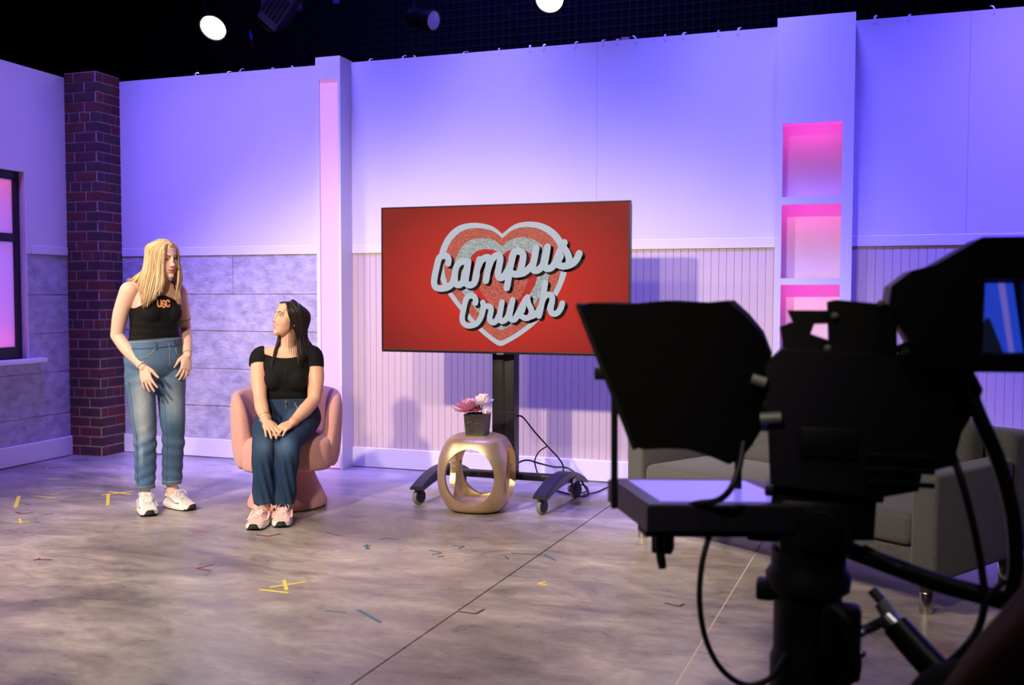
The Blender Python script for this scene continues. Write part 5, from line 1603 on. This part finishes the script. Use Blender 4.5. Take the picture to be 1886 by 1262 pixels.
colour(jm, jeans_colour([((-.11, -.10, .66), (.045, .10, .16), (176, 186, 194), .85), ((-.105, -.08, .50), (.03, .08, .06), (196, 204, 210), .5), ((.075, -.05, .66), (.055, .12, .095), (150, 166, 180), .8),
                         ((.07, -.05, .48), (.06, .12, .06), (58, 84, 106), .9), ((.06, 0, .30), (.09, .2, .16), (54, 82, 112), .7), ((-.10, 0, .27), (.09, .2, .12), (62, 92, 132), .6), ((-.04, -.1, .93), (.2, .2, .07), (104, 132, 168), .5),
                         ((-.12, -.1, .36), (.012, .08, .07), (166, 184, 204), .7)], (86, 116, 148)))
jn1 = link('jeans', jm, Mdenim, p1)
Mseam = mat('denim_seam', (52, 72, 104), .8); Mstitch = mat('denim_stitch', (160, 150, 140), .8)
zb_ = lambda x: 1.030 + .07 * (x + .035)
def around(rz_, dz): return [tp(.16 * math.cos(a), .12 * math.sin(a), rz_ + dz, c=(-.036, 0)) + Vector((0, 0, .07 * (.16 * math.cos(a)))) for a in np.linspace(-.3, PI + .3, 22)]
line_on(jm, around(.992, 0), .0022, .0006, 2).obj('waist_seam', Mseam, jn1, 60)
line_on(jm, around(1.030, 0), .0022, .0006, 2).obj('waist_seam', Mstitch, jn1, 60)
line_on(jm, [tp(.030, .14, 1.02), tp(.032, .15, .97), tp(.032, .15, .92), tp(.030, .15, .875)], .0016, .0008).obj('fly_seam', Mstitch, jn1, 60)
for s in (-1, 1):
    line_on(jm, [tp(s * .075 + .01, .14, .99), tp(s * .09, .14, .955), tp(s * .125, .13, .935), tp(s * .165, .08, .93)], .0024, .0008).obj('pocket_seam', Mstitch, jn1, 60)
    line_on(jm, [tp(s * .065 + .01, .14, 1.03 + s * .008), tp(s * .065 + .01, .14, .985 + s * .008)], .0045, .001, 4).obj('belt_loop', Mseam, jn1, 60)
for pts, xo in [(legs1[0], -.075), (legs1[1], -.050)]:
    line_on(jm, [Vector(p) + Vector((xo, -.08, 0)) for p in pts[1:]], .0013, .0004).obj('leg_seam', Mseam, jn1, 60)
for pts in legs1:
    cx_, cy_ = pts[-1][0], pts[-1][1]
    zz = .154 if cx_ < 0 else .164
    line_on(jm, [(cx_ + .048 * math.cos(a), cy_ + .048 * math.sin(a), zz) for a in np.linspace(0, 2 * PI, 24)], .0020, .0006, 2).obj('hem_seam', Mstitch, jn1, 60)
bangle(p1, wrL + Vector((-.008, .006, .012)), wrL - elL, .0285, .0036, mat('bead_white', (226, 216, 204), .5), 'white bead bracelet')
bangle(p1, wrR + Vector((0, .01, .01)), wrR - elR, .0275, .0016, mat('thin_gold', (200, 170, 120), .4, metal=.6), 'thin gold bracelet')
bangle(p1, shR * .28 + elR * .72 + Vector((.003, 0, 0)), elR - shR, .0425, .0014, Mtop, 'thin black arm band', 'arm_band')
shoe(p1, (-.098, -.02, 0), R(8), (226, 222, 220), (236, 234, 232), (196, 196, 200), label='white running shoe seen from the front')
shoe(p1, (.066, .04, 0), R(34), (222, 218, 216), (236, 234, 232), (186, 188, 194), label='white running shoe turned to the right')

# blonde hair
_hm = head_mesh(Matrix()); _hb = BVHTree.FromPolygons([Vector(v) for v in _hm.v], _hm.f)
def skull(a, el, k):
    """point on the skull seen from its centre: the larger of the cranium ellipsoid and the modelled head, scaled by k"""
    e = Vector((math.sin(a) * math.cos(el) * .0755, math.cos(a) * math.cos(el) * .0955, math.sin(el) * .0865))
    c = Vector((0, -.013, .030)); r = e.length; d = e / r
    hit = _hb.ray_cast(c + d * .3, -d)
    if hit[0] is not None: r = max(r, min((hit[0] - c).length, r * 1.18))
    return c + d * r * k


Mblond = hair_mat('blonde_hair', (166, 128, 88), (240, 212, 168), .6)
rnd = random.Random(11)
Hinv = Hm1.inverted()
def hp(a, el, k):
    """point around the head: azimuth a (0 = her front, + to her left), elevation el, scale k"""
    return Hm1 @ skull(a, el, k)
guides = []
def hang(side, a, ar, er, k, floor_pts, w_, jit):
    """strand from the parting over the skull, then hanging through floor_pts"""
    j_ = lambda s_=1: Vector((rnd.gauss(0, jit), rnd.gauss(0, jit), rnd.gauss(0, jit))) * s_
    pts = [hp(ar, er, 1.03), hp(a * .45 + ar * .55, min(1.05, er * .55 + .5), 1.065 * k), hp(a * .9 + ar * .1, .50, 1.11 * k) + j_(.4), hp(a, .06, 1.14 * k) + j_(.6)]
    guides.append((pts + [Vector(p) + j_() for p in floor_pts], w_))
def lerp(A, u):
    u = max(0, min(.9999, u)) * (len(A) - 1); i = int(u); f_ = u - i
    return tuple(Vector(A[i][j]) * (1 - f_) + Vector(A[i + 1][j]) * f_ for j in range(len(A[0])))
# rows of (chin-level, shoulder-level, tip), from the face edge round to the back of the head
HR = [((.018, -.100, 1.445), (.020, -.118, 1.375), (.006, -.140, 1.325)),
      ((-.008, -.098, 1.445), (-.018, -.124, 1.360), (-.040, -.155, 1.262)),
      ((-.036, -.090, 1.445), (-.058, -.124, 1.350), (-.080, -.158, 1.232)),
      ((-.062, -.072, 1.445), (-.086, -.115, 1.350), (-.104, -.148, 1.230)),
      ((-.088, -.040, 1.455), (-.112, -.080, 1.395), (-.126, -.105, 1.345)),
      ((-.090, .000, 1.450), (-.140, -.030, 1.408), (-.190, -.040, 1.372)),
      ((-.070, .055, 1.440), (-.110, .060, 1.380), (-.150, .080, 1.290)),
      ((-.020, .095, 1.430), (-.040, .110, 1.350), (-.050, .120, 1.250)),
      ((.030, .100, 1.430), (.020, .118, 1.350), (.010, .125, 1.250))]
HL = [((.106, -.050, 1.455), (.100, -.070, 1.370), (.082, -.085, 1.290)),
      ((.112, -.030, 1.450), (.110, -.050, 1.350), (.102, -.075, 1.250)),
      ((.114, .000, 1.450), (.114, -.015, 1.350), (.108, -.020, 1.262)),
      ((.108, .040, 1.440), (.112, .050, 1.360), (.108, .065, 1.285)),
      ((.070, .085, 1.430), (.070, .110, 1.350), (.060, .125, 1.260))]
for side, rows_, a0_ in ((1, HR, .60), (-1, HL, .78)):
    for nn_, w0, w1, jit, kk in ((36, .010, .014, .0015, .985), (340, .0018, .0034, .0032, 1.02)):
        for i in range(nn_):
            t = (i + rnd.random()) / nn_
            a = side * (a0_ + t * (PI - a0_))
            fp = list(lerp(rows_, t))
            fp[2] = fp[2] + Vector((0, 0, rnd.uniform(-.012, .030)))
            hang(side, a, side * .05, .56 + 1.2 * t, kk * rnd.uniform(.985, 1.015), fp, rnd.uniform(w0, w1), jit)
cap = B(); cap.sphere((0, -.013, .030), (.0755 * 1.035, .0955 * 1.035, .0865 * 1.035), 24, Hm1)
capm = cap.mesh('cap')
Hi1 = np.array(Hinv)
def hair_region(Hi, line=.052, side=.028):
    def fn(v):
        h = v @ Hi[:3, :3].T + Hi[:3, 3]
        return np.maximum(h[:, 2] - (line + .02 * (h[:, 1] > .05)) - .0 * h[:, 0], -(h[:, 1] - side))
    return fn
capm = clip(capm, [hair_region(Hi1, .056, .012)], 'cap', 0)
locks(p1, 'hair', guides, Mblond, seed=3, extra=[capm])

# ------------------------------------------------------------------ SEATED WOMAN
SKIN2 = (236, 182, 154)
p2 = empty('person', (-3.010, 4.724, 0.000), R(32.5))
tag(p2, 'seated woman with long dark hair, black top and dark jeans, smiling up to the left', 'person')
YB = R(-6)
ROWS2 = [(.108, .44, .50, .165, .115), (.106, .435, .56, .170, .118), (.104, .425, .62, .150, .108), (.102, .415, .675, .130, .098), (.102, .405, .74, .130, .100), (.104, .400, .80, .143, .108),
         (.106, .402, .86, .155, .108), (.108, .408, .905, .158, .092), (.110, .414, .940, .128, .070), (.112, .416, .965, .074, .056), (.114, .412, .99, .052, .052)]
Hm2 = head_frame((.122, .385, 1.152), R(-66), R(-12), R(0), .955)
body = B()
ux, uy = torso(body, ROWS2, YB)
c2 = (.106, .405)
for s in (-1, 1): body.sphere(tp(s * .068, .075, .795, ux=ux, uy=uy, c=c2), (.060, .050, .066), 14)
limb(body, [(.112, .418, .955), (.118, .405, 1.02), (.126, .395, 1.09)], [.056, .049, .050])
shL, shR = tp(-.155, .0, .926, ux=ux, uy=uy, c=c2), tp(.155, .0, .930, ux=ux, uy=uy, c=c2)
for sh_ in (shL, shR): limb(body, [tp(0, 0, .955, ux=ux, uy=uy, c=c2), (tp(0, 0, .95, ux=ux, uy=uy, c=c2) + sh_) / 2 + Vector((0, 0, .008)), sh_], [.05, .045, .048])
elL, wrL = Vector((-.050, .300, .690)), Vector((-.020, .118, .575))
elR, wrR = Vector((.262, .310, .672)), Vector((.128, .110, .560))
limb(body, [shL, shL * .55 + elL * .45 + Vector((-.010, 0, 0)), elL], [.056, .049, .039])
limb(body, [elL, elL * .6 + wrL * .4 + Vector((-.004, 0, 0)), wrL], [.039, .040, .0255])
limb(body, [shR, shR * .55 + elR * .45 + Vector((.014, 0, 0)), elR], [.056, .051, .040])
limb(body, [elR, elR * .6 + wrR * .4 + Vector((.004, 0, 0)), wrR], [.040, .041, .0255])
hand(body, wrL, (.035, -.100, -.050), (-.05, -.42, .90), -1, .96, (.2, .30, .28, .28, .32), 1.2, .7)
hand(body, wrR, (-.085, -.085, -.030), (.10, -.35, .93), 1, .96, (.2, .32, .30, .30, .32), 1.0, .7)
LEGS2 = [[(.020, .41, .555), (-.012, .26, .515), (-.030, .105, .450), (-.036, .040, .395), (-.038, .030, .27), (-.035, .022, .115)],
         [(.200, .41, .555), (.166, .26, .515), (.110, .105, .450), (.098, .045, .395), (.088, .052, .27), (.076, .060, .100)]]
for pts in LEGS2: limb(body, pts + [(pts[-1][0], pts[-1][1], .06)], [.075, .062, .046, .042, .040, .033, .031])
b_h = head_mesh(Hm2, .9); body.add(b_h.v, b_h.f)
me = voxel(body, .0032, 2, 'body')
colour(me, skin_colour(Hm2, SKIN2, (200, 112, 108), smile=1))
link('body', me, Mskin, p2)
eyes(p2, Hm2, (58, 42, 36), (.0, .2), (60, 42, 34), (40, 28, 26), lid=24, low=36, lidm=mat('eyelid_skin', (222, 164, 136), .5))
# off-shoulder black top with cap sleeves
g = B(); torso(g, ROWS2[2:10], YB, .0055)
for s in (-1, 1): g.sphere(tp(s * .068, .079, .795, ux=ux, uy=uy, c=c2), (.064, .054, .069), 14)
gm_ = voxel(g, .0045, 22, 'g')
uxn, uyn = np.array(ux[:]), np.array(uy[:])
def neck2(v):
    s, f = sf_(v, c2)
    front = .924 + 1.5 * np.abs(s) ** 2.0; back = .945 + 0 * s
    w_ = 1 / (1 + np.exp(-f / .02))
    return (front * w_ + back * (1 - w_)) - v[:, 2] + np.maximum(0, np.abs(s) - .128) * 5
sleeves = []
for sh_, el_, kk in ((shL, elL, .052), (shR, elR, .072)):
    g = B(); e_ = sh_ * .45 + el_ * .55
    limb(g, [tp(0, 0, .93, ux=ux, uy=uy, c=c2), (tp(0, 0, .935, ux=ux, uy=uy, c=c2) + sh_) / 2, sh_, e_], [.05, .052, .0615, .060])
    ax_ = np.array((el_ - sh_).normalized()[:]); o_ = np.array(sh_[:])
    sleeves.append(clip(voxel(g, .0045, 6, 'g'), [neck2, lambda v, o_=o_, ax_=ax_, kk=kk: kk - (v - o_) @ ax_], 'sleeve'))
tm = clip(gm_, [lambda v: v[:, 2] - .662, neck2], 'top')
jb = B()
for me_ in [tm] + sleeves: jb.add([v.co.copy() for v in me_.vertices], [p.vertices[:] for p in me_.polygons])
tm = jb.mesh('top', 180)
displaced(tm, lambda v: .002 * np.sin(v[:, 2] * 120 + 3 * noise3(v, 14, 3)) * np.exp(-((v[:, 2] - .70) / .05) ** 2) + .0012 * noise3(v, 30, 5))
top2 = link('black_top', tm, Mtop, p2)
bvh = BVHTree.FromPolygons([v.co for v in tm.vertices], [p.vertices[:] for p in tm.polygons])
# lapel microphone and its wire
mp_ = bvh.ray_cast(tp(.0, .4, .926, ux=ux, uy=uy, c=c2), uy)[0] or tp(0, .12, .926, ux=ux, uy=uy, c=c2)
mc = B().tube([mp_ + Vector((0, -.006, -.010)), mp_ + Vector((0, -.008, .012))], [.0035, .0042], 8).obj('lapel_microphone', Mcan, p2, 60)
B().box(mp_.x - .007, mp_.x + .007, mp_.y - .008, mp_.y, mp_.z - .012, mp_.z - .004, bev=.001).obj('clip', mat('clip_steel', (150, 150, 150), .3, metal=.8), mc)
line_on(tm, [tp(.002, .2, .912, ux=ux, uy=uy, c=c2), tp(.008, .2, .88, ux=ux, uy=uy, c=c2), tp(.004, .2, .83, ux=ux, uy=uy, c=c2)], .0015, .0012).obj('microphone_wire', mat('wire_grey', (40, 40, 44), .5), mc, 60)
# wide dark jeans
j = B(); torso(j, [(.108, .445, .495, .178, .125), (.106, .435, .56, .178, .124), (.104, .425, .62, .156, .114), (.102, .415, .690, .138, .106)], YB, .004)
legs2 = LEGS2
for pts, k in zip(legs2, (1, 1.10)): limb(j, pts, [.100 * k, .086 * k, .068 * k, .063 * k, .060 * k, .060 * k])
jm = voxel(j, .0048, 10, 'j')
def fold2(v):
    z, y = v[:, 2], v[:, 1]
    k = .004 * np.sin(v[:, 0] * 150 + 30 * (z - .3) + 4 * noise3(v, 8, 31)) * (z < .42) * np.clip((.42 - z) / .1, 0, 1)
    k2 = .004 * np.sin(y * 80 + 4 * noise3(v, 9, 33)) * np.exp(-((y - .30) / .09) ** 2)
    return k + k2 + .0025 * noise3(v, 24, 8) + .001 * noise3(v, 70, 9)
jm = displaced(jm, fold2)
jm = clip(jm, [lambda v: v[:, 2] - np.where(v[:, 0] < .02, .122, .105), lambda v: .678 - v[:, 2]], 'jeans', .012)
colour(jm, jeans_colour([((-.02, .02, .45), (.045, .10, .05), (84, 108, 140), .7), ((.09, .02, .45), (.05, .10, .05), (84, 112, 152), .7), ((.03, .0, .25), (.2, .2, .14), (30, 50, 86), .6), ((.16, .25, .58), (.08, .1, .04), (70, 98, 140), .5)], (44, 64, 92)))
jn2 = link('jeans', jm, Mdenim, p2)
line_on(jm, [tp(.15 * math.cos(a), .11 * math.sin(a), .640, ux=ux, uy=uy, c=c2) for a in np.linspace(-.3, PI + .3, 22)], .0020, .0006, 2).obj('waist_seam', Mseam, jn2, 60)
line_on(jm, [(.096, .28, .675), (.095, .28, .65), (.094, .28, .622)], .0018, .0008).obj('fly_seam', Mstitch, jn2, 60)
line_on(jm, [(.15, .28, .66), (.165, .29, .632), (.20, .30, .618)], .0022, .0008).obj('pocket_seam', Mstitch, jn2, 60)
B().lathe([(.0001, .003), (.006, .0025), (.007, 0)], 14, T(.095, .297, .655) @ Matrix.Rotation(PI / 2, 4, 'X')).obj('button', mat('brass', (150, 120, 80), .4, metal=.8), jn2, 60)
for pts, xo in [(legs2[0], .0), (legs2[1], .0)]:
    cx_, cy_ = pts[-1][0], pts[-1][1]
    line_on(jm, [(cx_ + .048 * math.cos(a), cy_ + .048 * math.sin(a), (.140 if cx_ < .02 else .122)) for a in np.linspace(0, 2 * PI, 24)], .0018, .0006, 2).obj('hem_seam', Mseam, jn2, 60)
bangle(p2, wrL + Vector((-.002, .016, .010)), wrL - elL, .0295, .0050, mat('bracelet_cream', (222, 204, 180), .35, metal=.2), 'thick cream and gold bracelet')
bangle(p2, wrL + Vector((-.004, .034, .022)), wrL - elL, .0300, .0040, mat('bracelet_gold', (206, 168, 110), .35, metal=.6), 'gold watch band beside the cream bracelet', 'wristwatch')
bangle(p2, wrR + Vector((.008, .012, .006)), wrR - elR, .0290, .0026, mat('bracelet_rose', (214, 150, 140), .4, metal=.3), 'thin rose bead bracelet')
ank = mat('patterned_sock', (118, 100, 84), .9, col2=(40, 34, 32), scale=60)
for ax_, ay_ in ((-.034, .02), (.072, .055)):
    B().tube([(ax_, ay_ + .01, .15), (ax_, ay_ + .01, .09)], .036, 16).obj('sock', ank, p2, 60)
shoe(p2, (-.050, .022, 0), R(-14), (238, 186, 184), (240, 236, 232), (250, 214, 210), .245, label='pink sneaker pointing left')
shoe(p2, (.070, .056, 0), R(-4), (240, 190, 188), (240, 236, 232), (250, 214, 210), .245, label='pink sneaker pointing forward')
B().sphere(Hm2 @ Vector((-.0805, -.002, -.036)), .0042, 8).obj('earring', mat('pearl', (230, 214, 190), .25), p2, 60)
# dark hair with a headband
Mdark = hair_mat('dark_hair', (16, 13, 13), (44, 30, 25), .5)
rnd = random.Random(5)
Hinv2 = Hm2.inverted(); Hi2 = np.array(Hinv2)
def hp2(a, el, k): return Hm2 @ skull(a, el, k)
guides = []
# her left (+1) is toward the viewer: swept behind the ear and down the back
H2L = [((.166, .330, 1.065), (.166, .310, .985), (.172, .270, .868)),
       ((.186, .340, 1.055), (.198, .330, .985), (.210, .290, .900)),
       ((.210, .365, 1.050), (.236, .370, .990), (.262, .385, .945)),
       ((.226, .405, 1.050), (.262, .430, .985), (.296, .460, .930)),
       ((.222, .450, 1.050), (.256, .485, .980), (.294, .515, .900)),
       ((.190, .475, 1.050), (.210, .510, .970), (.230, .520, .880))]
H2R = [((.062, .395, 1.050), (.036, .355, .965), (.012, .300, .845)),
       ((.080, .420, 1.045), (.055, .395, .970), (.030, .330, .880)),
       ((.110, .465, 1.045), (.100, .490, .960), (.090, .520, .880)),
       ((.160, .480, 1.050), (.170, .515, .960), (.180, .525, .880))]
for side, rows_, a0_ in ((-1, H2L, 1.05), (1, H2R, 1.2)):
    for nn_, w0, w1, jit, kk in ((36, .010, .014, .0015, .985), (220, .0018, .0034, .0032, 1.015)):
        for i in range(nn_):
            t = ((i + rnd.random()) / nn_) ** (1.25 if side < 0 else 1)
            a = side * (a0_ + t * (PI - a0_))
            j_ = lambda s_=1: Vector((rnd.gauss(0, jit), rnd.gauss(0, jit), rnd.gauss(0, jit))) * s_
            fp = list(lerp(rows_, t)); fp[2] = fp[2] + Vector((0, 0, rnd.uniform(-.012, .04)))
            k_ = kk * rnd.uniform(.985, 1.015)
            er = .62 + 1.0 * t
            pts = [hp2(side * .10, er, 1.02), hp2(a * .50, min(.95, er * .6 + .42), 1.07 * k_), hp2(a * .82, .50, 1.13 * k_) + j_(.4), hp2(a, .05, 1.20 * k_) + j_(.6)]
            if t < .12 and side < 0 and nn_ < 50: fp = [fp[0], fp[1] + Vector((.012, .02, 0)), fp[1] + Vector((.03, .03, -.03))]
            guides.append((pts + [Vector(p) + j_() for p in fp], rnd.uniform(w0, w1)))
for k in range(4):              # loose wisps in front of the ear
    guides.append(([hp2(-.95, .5, 1.07), hp2(-1.12, .05, 1.09), Vector((.118 + .010 * k, .315, 1.03)), Vector((.122 + .014 * k, .298, .95 - .015 * k))], .0022))
cap = B(); cap.sphere((0, -.013, .030), (.0755 * 1.04, .0955 * 1.04, .0865 * 1.04), 24, Hm2)
capm = clip(cap.mesh('cap'), [hair_region(Hi2, .060, .010)], 'cap', 0)
locks(p2, 'hair', guides, Mdark, seed=4, extra=[capm])
hb = [Hm2 @ Vector((math.sin(a) * .0755 * 1.16, .000 - .02 * abs(math.sin(a)), .030 + math.cos(a) * .0865 * 1.085)) for a in np.linspace(-1.75, 1.75, 26)]
B().tube(hb, .0085, 8, flat=.6).obj('headband', mat('headband_black', (10, 10, 11), .45), p2, 60)

# ------------------------------------------------------------------ CAMERA OPERATOR (only a forearm enters the frame, bottom right)
p3 = empty('person', (0.470, 1.782, 0.000), R(-13.833))
tag(p3, 'camera operator at the bottom right corner, only a bare forearm in the frame', 'person')
body = B()
YB = R(-80)
ROWS3 = [(.10, .04, .50, .16, .12), (.10, .04, .60, .165, .125), (.10, .04, .72, .155, .115), (.09, .04, .86, .165, .115), (.08, .04, 1.00, .175, .11), (.07, .04, 1.08, .15, .085), (.06, .04, 1.13, .07, .06)]
ux, uy = torso(body, ROWS3, YB)
Hm3 = head_frame((.03, .04, 1.27), R(-84), R(8), 0, 1.02)
limb(body, [(.06, .04, 1.08), (.045, .04, 1.15), (.035, .04, 1.22)], [.062, .055, .056])
LFT = [Vector((-0.062, -0.120, 1.107)), Vector((-0.111, -0.100, 0.804)), Vector((-0.276, 0.120, 0.530))]
limb(body, [Vector((.07, .0, 1.07)), LFT[0]], [.06, .058])
limb(body, [LFT[0], LFT[0].lerp(LFT[1], .5), LFT[1]], [.058, .052, .046]); limb(body, [LFT[1], LFT[1].lerp(LFT[2], .4), LFT[2]], [.047, .046, .032])
dv = (LFT[2] - LFT[1]).normalized()
hand(body, LFT[2], dv, (-.5, -.4, .76), 1, 1.05, (.6, .8, .8, .8, .8))
rs, re, rw = Vector((.07, .20, 1.06)), Vector((.04, .30, .80)), Vector((-.12, .24, .60))
limb(body, [Vector((.07, .06, 1.07)), rs], [.06, .058]); limb(body, [rs, re], [.056, .044]); limb(body, [re, rw], [.045, .030])
hand(body, rw, (-1, 0, -.1), (0, .1, 1), -1, 1.05, (.4, .5, .5, .5, .5))
LEG3 = [[(.10, -.06, .54), (-.12, -.09, .53), (-.30, -.10, .50), (-.32, -.10, .30), (-.30, -.10, .09)], [(.10, .14, .54), (-.12, .17, .53), (-.30, .18, .50), (-.32, .18, .30), (-.30, .18, .09)]]
for pts in LEG3: limb(body, pts, [.08, .07, .055, .05, .04])
b_h = head_mesh(Hm3); body.add(b_h.v, b_h.f)
me = voxel(body, .006, 3, 'body')
colour(me, skin_colour(Hm3, (120, 76, 62)))
link('body', me, Mskin, p3)
g = B(); torso(g, ROWS3[:6], YB, .010)
limb(g, [Vector((.07, .0, 1.07)), LFT[0], LFT[0].lerp(LFT[1], .45)], [.065, .068, .062]); limb(g, [Vector((.07, .06, 1.07)), rs, rs.lerp(re, .5)], [.065, .066, .060])
link('shirt', voxel(g, .007, 6, 'shirt'), mat('dark_shirt', (26, 26, 30), .9), p3)
g = B(); torso(g, [(.10, .04, .48, .15, .12), (.10, .04, .56, .17, .13), (.10, .04, .62, .165, .125)], YB, .012)
for pts in LEG3: limb(g, pts, [.095, .085, .068, .062, .055])
link('trousers', voxel(g, .008, 6, 'trousers'), mat('dark_trousers', (22, 22, 26), .9), p3)
cap = B(); cap.sphere((0, -.016, .032), (.0755 * 1.08, .0955 * 1.08, .0865 * 1.10), 20, Hm3)
clip(cap.mesh('cap'), [hair_region(np.array(Hm3.inverted()), .070, -.005)], 'hair', .004)
hm_ = clip(cap.mesh('cap'), [hair_region(np.array(Hm3.inverted()), .070, -.005)], 'hair', .004)
link('hair', hm_, mat('short_dark_hair', (24, 18, 16), .6), p3)
for pts in LEG3: shoe(p3, (pts[-1][0], pts[-1][1], 0), R(-90), (40, 40, 42), (60, 60, 62), (30, 30, 32), .27)
stl = empty('stool', tuple(p3.matrix_basis @ Vector((.14, .04, 0))), 0)
tag(stl, 'low black stool under the camera operator', 'stool')
B().lathe([(.02, .40), (.17, .40), (.18, .415), (.18, .43), (.16, .445), (.02, .445)], 28).obj('seat', Mc1, stl, 40)
for k in range(4):
    a = PI / 4 + k * PI / 2
    B().tube([(.10 * math.cos(a), .10 * math.sin(a), .40), (.17 * math.cos(a), .17 * math.sin(a), 0)], .013, 8).obj('leg', Mc1, stl, 60)
